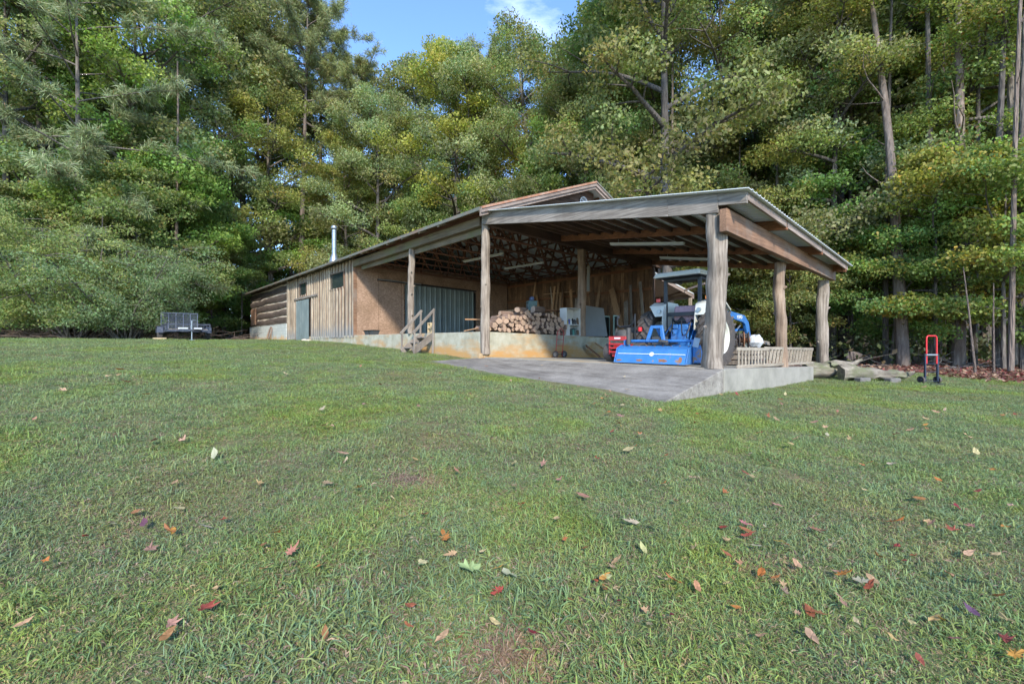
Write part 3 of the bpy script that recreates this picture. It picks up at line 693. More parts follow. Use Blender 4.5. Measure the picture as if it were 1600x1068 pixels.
# lean-to at the barn's rear corner
mb = MB(); mb.hexa([L(.35, 7.6, 2.62), L(7, 7.6, 2.62), L(7, 10.7, 2.1), L(.35, 10.7, 2.1), L(.35, 7.6, 2.66), L(7, 7.6, 2.66), L(7, 10.7, 2.14), L(.35, 10.7, 2.14)]); part(mb, 'lean_to_roof', M['roof_under'])
mb = MB(); mb.bar(L(.38, 7.62, 2.55), L(.38, 10.7, 2.03), .05, .16); part(mb, 'lean_to_rafter', M['fascia'])
mb = MB(); mb.bar(L(.3, 10.6, 2.0), L(7, 10.6, 2.0), .05, .22); part(mb, 'lean_to_beam', M['fascia'])
mb = MB(); mb.bar(L(-.6, 9.6, 2.32), L(1.4, 10.3, 2.02), .04, .1); part(mb, 'lean_to_brace', M['fascia'])
mb = MB(); mb.bar(L(.42, 10.55, -.8), L(.42, 10.55, 1.96), .13, .13); part(mb, 'lean_to_post', M['batten'])

# ------------------------------------------------------------------ things in and around the barn
ROTB = math.atan2(B.y, B.x)-math.pi/2      # local +y runs into the barn (v), local +x towards the open right side
from mathutils import Euler
def place(name, label, cat, u, v, zrel=None, rz=0, group=None):
    p = W(u, v); p.z = floor_z(v) if zrel is None else (EYE+S*zrel)
    return thing(name, label, cat, p, ROTB+rz, group)
def wheel(parent, name, c, r, w_, rimr, rim_mat, lugs=0, side=1, label=None):
    """tyre and rim turning about local x"""
    t = link(name, None, parent, c); mb = MB(); h = w_/2
    mb.lathe([(rimr, -h*.75), (r*.86, -h), (r*.95, -h*.9), (r*.965, -h*.4), (r*.965, h*.4), (r*.95, h*.9), (r*.86, h), (rimr, h*.75)], (0, 0, 0), 'x', 36)
    if lugs:
        for k in range(lugs):
            for s in (-1, 1):
                a = 2*math.pi*(k+(.5 if s > 0 else 0))/lugs; pts = []
                for q in range(4):
                    f = q/3; aa = a+f*.34; pts.append(Vector((s*(h*.98*f+h*.02)*1.0, math.cos(aa)*r*(.975 if q < 3 else .93), math.sin(aa)*r*(.975 if q < 3 else .93))))
                for q in range(3): mb.bar(pts[q], pts[q+1], .05, .085, up=pts[q].normalized())
    mb.build('tyre', M['rubber'], t, smooth=True)
    mb = MB(); mb.lathe([(rimr*1.02, -h*.72), (rimr*.93, -h*.6), (rimr*.9, -h*.1), (rimr*.62, side*h*.05-.01), (rimr*.5, side*h*.25), (rimr*.22, side*h*.28), (rimr*.2, side*h*.6), (0, side*h*.6), (0, side*h*.2-.02), (rimr*.5, side*h*.05-.03), (rimr*.85, 0), (rimr*.93, h*.6), (rimr*1.02, h*.72)], (0, 0, 0), 'x', 28)
    for k in range(8):
        a = 2*math.pi*k/8; mb.cyl((side*(h*.27), math.cos(a)*rimr*.36, math.sin(a)*rimr*.36), (side*(h*.27+.02), math.cos(a)*rimr*.36, math.sin(a)*rimr*.36), .013, 6)
    mb.build('rim', rim_mat, t, smooth=True); return t

# --- tractor
T = place('tractor', 'blue farm tractor with white canopy and cream fenders parked under the carport', 'tractor', -4.10, 1.45)
for s in (-1, 1):
    wheel(T, 'rear_wheel', (.70 if s > 0 else -.88, 0, .655), .655, .36, .40, M['fender'], 20, s)
    wheel(T, 'front_wheel', (s*.62, 1.75, .36), .36, .20, .21, M['fender'], 14, s)
mb = MB(); mb.box((0, .25, .62), (.34, 1.2, .36)).box((0, -.28, .62), (.44, .28, .42)).box((0, -.1, .88), (.36, .5, .14)); mb.cyl((-.55, 0, .655), (.55, 0, .655), .10, 14); mb.cyl((-.42, 0, .655), (.42, 0, .655), .15, 14)
for x in (-.14, .14): mb.cyl((x, -.4, .74), (x, -.46, .74), .05, 10)
mb.cyl((.14, -.2, .85), (.14, -.42, .85), .09, 14); mb.cyl((0, -.4, .52), (0, -.55, .52), .035, 10); mb.box((-.12, -.3, .90), (.12, .2, .1)).box((.2, -.18, .95), (.1, .22, .08))
mb.build('transmission', M['blue'], T, bevel=.012)
mb = MB(); mb.box((0, 1.25, .72), (.36, 1.1, .42)); mb.build('engine', M['engine'], T, bevel=.015)
mb = MB(); mb.prism([(.75, .85), (2.05, .80), (2.08, 1.12), (1.95, 1.22), (.75, 1.32)], .46, Matrix.Translation((-.23, 0, 0))); mb.build('hood', M['blue'], T, bevel=.02)
mb = MB(); mb.box((0, 1.8, .42), (1.1, .12, .12)); mb.box((0, 2.0, .6), (.4, .2, .35)); mb.build('front_axle', M['blue'], T, bevel=.01)
for s in (-1, 1):      # fenders: a curved plate inside the wheel with an outward lip on top
    mb = MB(); th = .012; prof = [(-.52, .80), (-.48, 1.15), (-.42, 1.40), (-.20, 1.50), (.25, 1.48), (.55, 1.30), (.72, 1.0), (.70, .78)]
    x0, x1 = s*.40, s*.78
    top = [(x1, y, z) for y, z in prof[2:6]]; 
    pin = [Vector((x0, y, z)) for y, z in prof]; mb.add(pin+[p+Vector((s*th, 0, 0)) for p in pin], [tuple(range(8)), tuple(range(8, 16))]+[(i, (i+1) % 8, 8+(i+1) % 8, 8+i) for i in range(8)])
    for i in range(5):
        (ya, za), (yb, zb) = prof[i+(0 if i else 0)], prof[i+1]
        if i == 0: continue
        wa = x0+(x1-x0)*(.55 if i == 1 else 1); wb = x1
        a0, a1, b0, b1 = Vector((x0, ya, za)), Vector((wa, ya, za)), Vector((x0, yb, zb)), Vector((wb, yb, zb)); up = Vector((0, 0, th))
        mb.hexa([a0+up*.1, a1+up*.1, b1+up*.1, b0+up*.1, a0+up*1.2, a1+up*1.2, b1+up*1.2, b0+up*1.2])
    mb.tube([(x1, y, z) for y, z in prof[2:6]], .018, 6)
    f = mb.build('fender', M['fender'], T)
    mb = MB(); mb.cyl((s*.50, -.44, 1.27), (s*.50, -.50, 1.27), .05, 14); mb.build('work_light', M['galv'], f, smooth=True)
    mb = MB(); mb.box((s*.62, -.30, 1.56), (.10, .05, .09)); mb.build('lamp', M['redlens'] if s < 0 else M['amber'], f, bevel=.01)
for s in (-1, 1):
    mb = MB(); mb.bar((s*.43, -.28, .70), (s*.43, -.28, 2.06), .085, .06, up=(0, 1, 0)); mb.box((s*.43, -.28, .72), (.14, .12, .2)); mb.build('canopy_post', M['black'], T, bevel=.006)
mb = MB(); mb.bar((-.43, -.28, 1.20), (.43, -.28, 1.20), .05, .09); mb.bar((-.43, -.28, 2.03), (.43, -.28, 2.03), .06, .06); mb.bar((-.43, -.26, 2.03), (-.43, .5, 2.03), .05, .05); mb.bar((.43, -.26, 2.03), (.43, .5, 2.03), .05, .05); mb.build('canopy_frame', M['black'], T)
mb = MB(); mb.hexa([Vector(p) for p in ((-.60, -.62, 2.08), (.60, -.62, 2.08), (.60, .72, 2.08), (-.60, .72, 2.08), (-.55, -.56, 2.20), (.55, -.56, 2.20), (.55, .66, 2.20), (-.55, .66, 2.20))]); mb.build('canopy', M['fender'], T, bevel=.025)
mb = MB(); mb.box((0, .05, 2.071), (1.1, 1.2, .012)); mb.build('canopy_underside', M['black'], T)  # thin black sheet forming the dark underside of the canopy
mb = MB(); mb.box((0, .12, .98), (.44, .42, .10)).box((0, -.10, 1.18), (.42, .08, .36)); mb.build('seat', M['black'], T, bevel=.03)
mb = MB(); mb.lathe([(.17, -.008), (.185, 0), (.17, .008), (.16, 0)], (0, 0, 0), 'z', 20, closed=True); mb.cyl((0, 0, 0), (0, 0, -.35), .02, 8)
for a in (0, 2.1, 4.2): mb.bar((0, 0, 0), (.17*math.cos(a), .17*math.sin(a), 0), .02, .01)
mb.build('steering_wheel', M['black'], T, (0, .62, 1.36), (R(-35), 0, 0), smooth=True)
for k, (x0_, y0_, z0_, x1_, y1_, z1_) in enumerate([(-.2, -.25, 1.0, -.12, -.5, .72), (.05, -.3, .95, .14, -.52, .68), (.26, -.22, .98, .22, -.48, .62), (-.3, .1, .95, -.34, -.35, .58)]):
    a_, b_ = Vector((x0_, y0_, z0_)), Vector((x1_, y1_, z1_)); mb = MB(); mb.tube([a_, a_+Vector((0, -.12, .09)), (a_+b_)/2+Vector((.03, -.14, .02)), b_+Vector((0, -.05, .06)), b_], .013, 6); mb.build('hose', M['black'], T, smooth=True)
for s in (-1, 1):
    mb = MB(); mb.bar((s*.30, -.1, .52), (s*.40, -.98, .38), .03, .06); mb.bar((s*.30, -.2, .98), (s*.38, -.75, .42), .022, .022); mb.build('lift_arm', M['blue'], T, bevel=.004)
    mb = MB(); mb.tube([(s*.33, .35, .9), (s*.34, .3, 1.15), (s*.33, .26, 1.3)], .009, 6); mb.lathe([(0, -.03), (.022, -.015), (.022, .015), (0, .03)], (s*.33, .26, 1.31), 'z', 10); mb.build('lever', M['black'], T, smooth=True)
mb = MB(); mb.cyl((0, -.5, .52), (0, -1.0, .46), .03, 10); mb.build('drive_shaft', M['engine'], T, smooth=True)
mb = MB(); mb.box((0, .8, 1.12), (.42, .16, .34)); mb.build('dashboard', M['black'], T, bevel=.02)
mb = MB(); mb.cyl((.16, 1.5, 1.2), (.16, 1.5, 1.85), .03, 12); mb.build('exhaust', M['rust'], T, smooth=True)
# towel over the seat back: a separate cloth
mb = MB(); n = 12; vs = []; fs = []; rr = random.Random(2)
prof = [(-.17, 1.10), (-.165, 1.2), (-.16, 1.3), (-.155, 1.385), (-.10, 1.41), (-.04, 1.39), (-.035, 1.3), (-.03, 1.2)]
for j, (y, z) in enumerate(prof):
    for i in range(n+1):
        x = -.26+.52*i/n; dz = (-.05*math.sin(i*1.1)-(.10*(1-abs(i/n-.75)*2.2) if i > n*.5 else 0)) if j == 0 else 0
        vs.append(Vector((x*(1.06 if j < 2 else 1), y-.012*math.sin(i*1.7+j), z+dz)))
for j in range(len(prof)-1):
    for i in range(n): fs.append((j*(n+1)+i, j*(n+1)+i+1, (j+1)*(n+1)+i+1, (j+1)*(n+1)+i))
mb.add(vs, fs); tw = mb.build('towel', M['towel'], None, T.location, (0, 0, ROTB), smooth=True); 
md = tw.modifiers.new('thickness', 'SOLIDIFY'); md.thickness = .008
tag(tw, 'faded pink towel draped over the back of the tractor seat', 'towel')
# loader
for s in (-1, 1):
    mb = MB(); x = s*.52
    mb.prism([(.80, .45), (.98, .45), (1.0, 1.30), (.84, 1.30)], .06, Matrix.Translation((x-.03, 0, 0)))
    mb.build('loader_upright', M['blue'], T, bevel=.006)
    mb = MB(); mb.prism([(.84, 1.20), (1.0, 1.30), (1.88, 1.22), (2.12, 1.06), (2.42, .42), (2.36, .30), (2.22, .34), (1.92, .98), (1.78, 1.04), (.92, 1.14)], .07, Matrix.Translation((x+s*.05-.035, 0, 0)))
    arm = mb.build('loader_arm', M['blue'], T, bevel=.006)
    mb = MB(); mb.cyl((x+s*.02, 1.0, .58), (x+s*.02, 1.5, .84), .035, 10); mb.build('cylinder', M['blue'], arm, smooth=True)
    mb = MB(); mb.cyl((x+s*.02, 1.5, .84), (x+s*.02, 1.72, .955), .018, 8); mb.build('rod', M['galv'], arm, smooth=True)
mb = MB(); mb.box((0, 1.1, .50), (1.1, .9, .10)); mb.bar((-.57, 2.05, .86), (.57, 2.05, .86), .07, .07); mb.build('loader_frame', M['blue'], T, bevel=.01)
mb = MB(); mb.prism([(2.38, .10), (2.95, .05), (2.96, .07), (2.45, .14), (2.42, .50), (2.62, .60), (2.60, .63), (2.38, .54)], 1.5, Matrix.Translation((-.75, 0, 0))); mb.build('bucket', M['blue_worn'], T)
cu = bpy.data.curves.new('ford', 'FONT'); cu.body = 'FORD'; cu.size = .125; cu.extrude = .002; cu.align_x = 'CENTER'
to = bpy.data.objects.new('tmp', cu); COL.objects.link(to); bpy.context.view_layer.update()
tm = bpy.data.meshes.new_from_object(to.evaluated_get(bpy.context.evaluated_depsgraph_get())); bpy.data.objects.remove(to)
tm.materials.clear(); tm.materials.append(M['letters'])
link('lettering', tm, T, (.615, 1.52, 1.125), (R(90), R(-3), R(90)))

M['machine2'] = plain('pale_blue_guard', (.30, .38, .46), .5)
# --- rotary tiller behind the tractor
K = place('rotary_tiller', 'wide worn blue rotary tiller hitched behind the tractor at the slab edge', 'tiller', -4.14, .26); K.scale = (1, 1, .86)
mb = MB(); mb.prism([(-.268, .04), (-.285, .035), (-.17, .40), (.02, .47), (.34, .47), (.40, .30), (.385, .29), (.33, .455), (.03, .455), (-.155, .39)], 1.68, Matrix.Translation((-.84, 0, 0))); mb.build('hood', M['blue_worn'], K, bevel=.003)
for s in (-1, 1):
    mb = MB(); mb.prism([(-.30, .04), (.40, .06), (.42, .3), (.34, .50), (0, .50), (-.18, .42)], .02, Matrix.Translation((s*.86-.01, 0, 0))); mb.build('side_plate', M['blue'], K, bevel=.004)
mb = MB(); mb.box((.90, .1, .28), (.08, .26, .42)); mb.build('chain_case', M['blue_worn'], K, bevel=.02)
mb = MB(); mb.box((.97, -.06, .56), (.12, .02, .22), (0, R(12), 0)); mb.build('guard', M['machine2'], K)
mb = MB(); mb.cyl((-.82, .10, .60), (.90, .10, .60), .038, 12); mb.box((-.8, .1, .54), (.05, .12, .16)).box((.84, .1, .54), (.05, .12, .16)); mb.build('toolbar', M['blue'], K, smooth=True)
mb = MB()
for s in (-1, 1): mb.bar((s*.20-.02, .06, .58), (s*.11-.02, .12, .98), .075, .05, up=(0, 1, 0))
mb.bar((-.16, .12, .96), (.12, .12, .96), .06, .08); mb.bar((-.02, .12, .94), (-.02, .34, .62), .04, .06); mb.build('hitch_frame', M['blue'], K, bevel=.006)
mb = MB(); mb.box((0, .22, .60), (.26, .26, .22)); mb.cyl((0, .2, .62), (0, .5, .62), .05, 10); mb.cyl((.1, .0, .60), (.30, .02, .57), .045, 10); mb.build('gearbox', M['engine'], K, bevel=.02)
mb = MB(); mb.cyl((-.68, .02, .50), (-.68, .02, .95), .05, 12); mb.build('stand_pipe', M['engine'], K, smooth=True)
mb = MB()
sl = Vector((0, .115, .355)).normalized()
mb.bar((-.80, -.222, .273), (.82, -.222, .273), .012, .004, up=(0, -.95, .3)); 
for k in range(6):
    a = math.pi*k/6; c = Vector((.06, -.226, .270)); d = Vector((math.cos(a), 0, 0))+sl*math.sin(a); mb.bar(c-d*.055, c+d*.055, .014, .004, up=(0, -.95, .3))
mb.build('stripe_decal', M['letters'], K)
for x in np.linspace(-.78, .78, 9): mb = MB(); mb.cyl((x, .0, .468), (x, .0, .482), .014, 6); mb.build('bolt', M['rust'], K)
rr = random.Random(8)
for k, (x, w_, h_) in enumerate(((-.22, .17, .07), (.34, .26, .085), (.72, .1, .14), (-.74, .16, .05))):      # rust where the paint has gone from the hood's lower lip
    mb = MB(); n_ = 14; pts = []
    for q in range(n_):
        a = 6.283*q/n_; rad = rr.uniform(.65, 1.15); zc = .075+h_*.5+h_*.5*rad*math.sin(a); zc = max(.045, zc); xx = x+w_*.5*rad*math.cos(a)
        yy = -.285+(zc-.035)*(.115/.365)-.0035; pts.append(Vector((xx, yy, zc)))
    mb.add(pts+[p+Vector((0, .002, -.0006)) for p in pts], [tuple(range(n_)), tuple(range(2*n_-1, n_-1, -1))]); mb.build('rust_patch', M['rust'], K)
mb = MB()
for k in range(14):
    a = k*.9; x = -.75+k*.115; mb.bar((x, .1, .22), (x, .1+.18*math.cos(a), .22+.18*math.sin(a)), .05, .012)
mb.cyl((-.83, .1, .22), (.83, .1, .22), .035, 8); mb.build('tines', M['rust'], K)

# --- mower
Q = place('ride_on_mower', 'small red ride-on mower with black bars between the tractor and the platform', 'mower', -3.12, .95)
for s in (-1, 1): wheel(Q, 'wheel', (s*.42, -.02, .25), .25, .22, .11, M['black'], 0, s)
for s in (-1, 1): wheel(Q, 'wheel', (s*.38, 1.1, .16), .16, .12, .08, M['black'], 0, s)
for k, z in enumerate((.60, .46, .36, .26)):
    mb = MB(); mb.bar((-.30, -.30, z), (.22, -.30, z), .03, .11 if k == 0 else .05); mb.build('grille_bar', M['red'], Q, bevel=.008)
mb = MB(); mb.box((-.29, -.28, .42), (.03, .04, .44)).box((.21, -.28, .42), (.03, .04, .44)).box((-.04, .5, .40), (.6, 1.1, .12)).box((-.04, -.18, .2), (.4, .15, .12)); mb.build('frame', M['red'], Q, bevel=.006)
mb = MB(); mb.bar((-.12, -.3185, .61), (.06, -.3185, .61), .004, .035); mb.build('name_strip', M['letters'], Q)
mb = MB(); mb.lathe([(.20, 0), (.20, .14), (.15, .20), (0, .21)], (-.06, 0, .62), 'z', 18); mb.box((.1, .05, .66), (.2, .3, .16)); mb.cyl((-.26, -.1, .6), (-.18, -.12, .86), .03, 8); mb.build('engine', M['engine'], Q, smooth=True)
mb = MB(); mb.tube([(-.22, .0, 1.16), (-.25, .0, 1.10), (-.24, .0, .96), (-.16, .0, .90), (.12, .0, .92), (.24, .0, 1.0), (.28, .0, 1.2)], .024, 8); mb.cyl((.28, 0, .5), (.28, 0, 1.22), .018, 8); mb.cyl((-.22, 0, 1.12), (-.22, 0, 1.2), .035, 8); mb.build('roll_bar', M['black'], Q, smooth=True)
mb = MB(); mb.cyl((.42, .0, .78), (.42, .0, .88), .05, 10); mb.build('fuel_cap', M['red_bright'], Q, smooth=True)
mb = MB(); mb.box((0, .55, .62), (.42, .40, .10)).box((0, .36, .78), (.40, .08, .26)); mb.build('seat', M['black'], Q, bevel=.03)
mb = MB(); mb.box((0, .75, .2), (1.1, .5, .12)); mb.build('deck', M['red'], Q, bevel=.03)

# --- old planks leaning at the platform corner
def leaning(name, label, cat, pa, pb, w_, th, mat, group=None, face=(0, 0, 1)):
    pa, pb = Vector(pa), Vector(pb); mb = MB(); mb.bar((0, 0, 0), pb-pa, w_, th, up=face); o = mb.build(name, mat, None, pa, bevel=.003); return tag(o, label, cat, group)
leaning('rusty_plank', 'rusty brown plank leaning at the corner of the concrete platform', 'plank', W(-.25, 3.95, -.43), W(-.1, 3.5, -.1), .16, .03, M['rust'], face=(1, 0, 0))
leaning('scrap_board', 'splintered board propped against the platform beside the mower tyre', 'plank', W(-.55, 4.3, -.45), W(-.1, 3.9, -.02), .12, .03, M['plank'], face=(1, 0, 0))

# --- two hand trucks
def hand_truck(name, label, p, rz, H, wd, mats, R0, tilt, two_tone):
    t = thing(name, label, 'hand truck', p, rz); h = wd/2; sw = mats[0]
    def T_(z): return Vector((0, tilt*z, z))
    if two_tone:
        for s in (-1, 1):
            mb = MB(); mb.bar(T_(.06)+Vector((s*h, 0, 0)), T_(H*.60)+Vector((s*h, 0, 0)), .035, .045, up=(0, 1, 0)); mb.build('rail', mats[1], t, bevel=.004)
        mb = MB(); pts = [Vector((-h*.82, 0, H*.42)), Vector((-h*.82, 0, H*.93)), Vector((-h*.78, 0, H*.975)), Vector((-h*.6, 0, H)), Vector((h*.6, 0, H)), Vector((h*.78, 0, H*.975)), Vector((h*.82, 0, H*.93)), Vector((h*.82, 0, H*.42))]
        mb.tube([p_+Vector((0, tilt*p_.z-.01, 0)) for p_ in pts], .0185, 10); mb.build('handle', mats[0], t, smooth=True)
        mb = MB(); mb.bar(T_(H*.605)+Vector((-h*1.05, -.01, 0)), T_(H*.605)+Vector((h*1.05, -.01, 0)), .04, .045); mb.build('clamp_bar', M['galv'], t, bevel=.008)
        for s in (-1, 1): mb = MB(); mb.box(T_(H*.60)+Vector((s*h, 0, 0)), (.065, .06, .075)); mb.build('collar', M['black'], t, bevel=.01)
        for q in (.42, .25, .05): mb = MB(); mb.cyl(T_(H*q)+Vector((-h, 0, 0)), T_(H*q)+Vector((h, 0, 0)), .009, 6); mb.build('cross_bar', mats[1], t)
    else:
        mb = MB(); pts = [Vector((-h, 0, .05)), Vector((-h, 0, H*.82)), Vector((-h*.85, 0, H*.9)), Vector((-h*.1, 0, H)), Vector((h*.1, 0, H)), Vector((h*.85, 0, H*.9)), Vector((h, 0, H*.82)), Vector((h, 0, .05))]
        mb.tube([p_+Vector((0, tilt*p_.z, 0)) for p_ in pts], .0115, 8); mb.build('frame', mats[0], t, smooth=True)
        for q in (.2, .42, .62, .80): mb = MB(); mb.bar(T_(H*q)+Vector((-h, 0, 0)), T_(H*q)+Vector((h, 0, 0)), .008, .018); mb.build('cross_bar', mats[0], t)
    for s in (-1, 1): wheel(t, 'wheel', (s*(h+.055), .05, R0), R0, .05, R0*.55, M['galv'] if not two_tone else mats[1], 0, s)
    mb = MB(); mb.cyl((-h-.05, .05, R0), (h+.05, .05, R0), .01, 8); mb.build('axle', M['black'], t)
    mb = MB(); mb.box((0, -.10, .012), (wd*1.05, .2, .008)); mb.build('toe_plate', mats[-1], t)
    return t
hand_truck('hand_truck', 'thin red hand truck standing against the concrete platform wall', W(-.20, 2.28, FLOOR-TILT*2.3+.003), ROTB+R(90)+R(180), 1.02, .34, (M['red'], M['red']), .125, .10, False)
p = on_ground(1455, 598); p = Vector(((1455-800)/700*11.6, 11.6, 0)); p.z = gz(p.x, p.y)+.01
hand_truck('hand_truck', 'red and dark blue folding hand truck standing alone on the lawn at right', p, R(4), 1.24, .255*1.35, (M['red_bright'], M['navy']), .10, 0, True)

# --- firewood stack
random.seed(12)
logs = []
def firewood(u, v, z, r, ln, ang, tilt=0):
    rr = random; mb = MB(); seg = 9; n = 3; ph = rr.uniform(0, 6)
    split = rr.random() < .45
    for i in range(n+1):
        x = -ln/2+ln*i/n
        for k in range(seg):
            a = 2*math.pi*k/seg; q = r*(1+.13*math.sin(2*a+ph)+.09*math.sin(5*a+i+ph)+rr.uniform(-.06, .06))
            if split and math.sin(a+ph) > .35: q *= .62
            mb.v.append(Vector((x, q*math.cos(a), q*math.sin(a))))
    for i in range(n):
        for k in range(seg): mb.f.append((i*seg+k, i*seg+(k+1) % seg, (i+1)*seg+(k+1) % seg, (i+1)*seg+k)); mb.m.append(0)
    mb.f += [tuple(range(seg))[::-1], tuple(n*seg+k for k in range(seg))]; mb.m += [1, 1]
    o = mb.build('firewood_log', [M['bark_log'], M['log_end']], None, W(u, v, z), (0, tilt, ang))
    logs.append(o); return tag(o, 'cut log in the firewood heap on the concrete platform', 'log', 'firewood heaped on the platform')
ua = math.atan2(A.y, A.x)
z0 = .24
RN = ['bottom', 'second', 'third', 'fourth', 'fifth']
def third(v): return 'left' if v < 1.25 else 'middle' if v < 2.15 else 'right'
for row, (va, vb) in enumerate([(.30, 3.04), (.36, 2.98), (.55, 2.92), (.85, 2.82), (1.3, 2.6)]):
    v = va
    while v < vb:
        r = random.uniform(.048, .085)*1.35
        firewood(.30+random.uniform(-.05, .05), v, z0-TILT*v+.07+row*.108+random.uniform(-.03, .025), r, random.uniform(.36, .52), ua+random.uniform(-.22, .22), random.uniform(-.08, .08))['label'] = 'cut log in the %s part of the %s row of the firewood heap' % (third(v), RN[row]); v += random.uniform(.112, .155)
for row in range(3):      # second stack behind
    v = .45+row*.25
    while v < 2.9-row*.1:
        firewood(.72, v, z0-TILT*v+.085+row*.15, random.uniform(.09, .115), .42, ua+random.uniform(-.2, .2))['label'] = 'cut log in the hidden rear stack of the firewood heap, %s part' % third(v); v += .18
o = firewood(.3, 1.42, .24+.555, .115, .56, ROTB+R(90)+.25); o['label'] = 'thick pale log lying lengthwise on top of the firewood, left of the blocky one'
o = firewood(.3, 2.02, .24+.60, .125, .50, ROTB+R(90)); o['label'] = 'fat log topmost on the firewood heap, beneath the bench grinder'
o = firewood(.35, .95, .24+.455, .085, .5, ROTB+R(90)-.1); o['label'] = 'grey weathered log near the left end of the firewood top'
for o, l in ((logs[0], 'leftmost log end of the bottom firewood row beside the corner post'),): o['label'] = l

# --- machine, bench and lumber behind the wood
G = thing('workbench', 'dark workbench behind the firewood heap carrying the bench grinder', 'workbench', W(1.25, 2.3, .19), ROTB)
for x in (-.45, .45):
    for y in (-.6, .6): mb = MB(); mb.box((x, y, .43), (.07, .07, .86)); mb.build('leg', M['dark_y'], G)
mb = MB(); mb.box((0, 0, .89), (1.05, 1.4, .06)); mb.build('top', M['plank'], G, bevel=.004)
G = thing('bench_grinder', 'teal-grey bench machine with round blue motor on top, behind the firewood', 'bench machine', W(1.05, 2.52, .19)+Vector((0, 0, .92)), ROTB+R(-30))
mb = MB()
for x in (-.17, .17): mb.box((x, 0, .19), (.05, .34, .38))
mb.box((0, 0, .36), (.38, .36, .05)).box((0, 0, .03), (.38, .36, .05)).box((0, .12, .2), (.3, .06, .3)); mb.build('housing', M['machine'], G, bevel=.01)
mb = MB(); mb.lathe([(0, -.12), (.07, -.11), (.085, -.06), (.085, .06), (.07, .11), (0, .12)], (0, 0, .47), 'x', 18); mb.build('motor', plain('blue_motor', (.07, .12, .24), .4), G, smooth=True)
mb = MB(); mb.lathe([(0, -.02), (.09, -.015), (.09, .015), (0, .02)], (.02, -.18, .2), 'y', 16); mb.build('wheel', M['galv'], G, smooth=True)
leaning('lumber_board', 'pale board laid level behind the corner post, left of the firewood', 'board', W(2.0, .9, .62), W(.9, 2.2, .60), .12, .05, M['plank'])
leaning('lumber_board', 'dark board lying level behind the white shelf unit', 'board', W(.6, 2.5, .88), W(.5, 3.3, .86), .14, .05, M['orange_x'])
leaning('scrap_board', 'reddish scrap board resting on the platform edge left of the corner post', 'board', W(1.0, .15, .27), W(.35, .9, .47), .16, .03, M['plank'])
# white shelf unit
H_ = thing('shelf_unit', 'white two-tier shelf unit beside the middle log post, open to the front', 'shelf', W(.12, 3.13, .17), ROTB+R(180))
wd, dp, hh = .56, .34, .50
D_ = .50
# local x = along u (depth), y = along v (width)
def shelfbox(z0, z1, y0, y1, nm):
    f = link(nm, None, H_)
    for c, s_ in (((0, y0, (z0+z1)/2), (dp, .02, z1-z0)), ((0, y1, (z0+z1)/2), (dp, .02, z1-z0)), ((0, (y0+y1)/2, z0+.01), (dp-.002, abs(y1-y0)-.022, .02)), ((0, (y0+y1)/2, z1-.01), (dp-.002, abs(y1-y0)-.022, .02)), ((.16, (y0+y1)/2, (z0+z1)/2), (.012, abs(y1-y0)-.024, z1-z0-.044))):
        mb = MB(); mb.box(c, s_); mb.build('panel', M['white'], f, bevel=.002)
shelfbox(0, .40, -.33, .27, 'lower_box'); shelfbox(.404, 1.02, -.33, .42, 'upper_box')
for k, (y, h, r, col, lab) in enumerate([(.26, .15, .035, (.45, .35, .05), 'small yellow can on the upper shelf beside the white bottle'), (.17, .20, .04, (.06, .1, .4), 'blue bottle on the upper white shelf'), (.08, .19, .045, (.6, .6, .58), 'white bottle on the upper white shelf'), (-.03, .22, .05, (.02, .02, .02), 'tall black jug on the upper white shelf'), (-.15, .19, .06, (.02, .02, .025), 'squat black bottle at the right end of the upper shelf')]):
    mb = MB(); mb.lathe([(0, 0), (r, 0), (r, h*.7), (r*.45, h*.88), (r*.45, h), (0, h)], (0, 0, 0), 'z', 12)
    o = mb.build('bottle', plain('bottle_%d' % k, col, .35, var=.1), None, H_.matrix_basis @ Vector((-.04, y, .426)) if False else Matrix.Translation(H_.location) @ Matrix.Rotation(ROTB+R(180), 4, 'Z') @ Vector((-.05, y, .426)), smooth=True); tag(o, lab, 'bottle', 'bottles on the white shelf')
for k, (y, h, col, lab) in enumerate([(.12, .24, (.05, .07, .06), 'dark tall box in the lower white shelf'), (.0, .2, (.1, .3, .26), 'teal book-like box in the lower white shelf'), (-.12, .26, (.12, .16, .14), 'dull green box in the lower white shelf')]):
    mb = MB(); mb.box((0, 0, h/2), (.2, .08, h)); o = mb.build('box', plain('box_%d' % k, col, .6), None, Matrix.Translation(H_.location) @ Matrix.Rotation(ROTB+R(180), 4, 'Z') @ Vector((-.04, y, .022)), (R(5), 0, ROTB), bevel=.004); tag(o, lab, 'box', 'boxes on the white shelf')
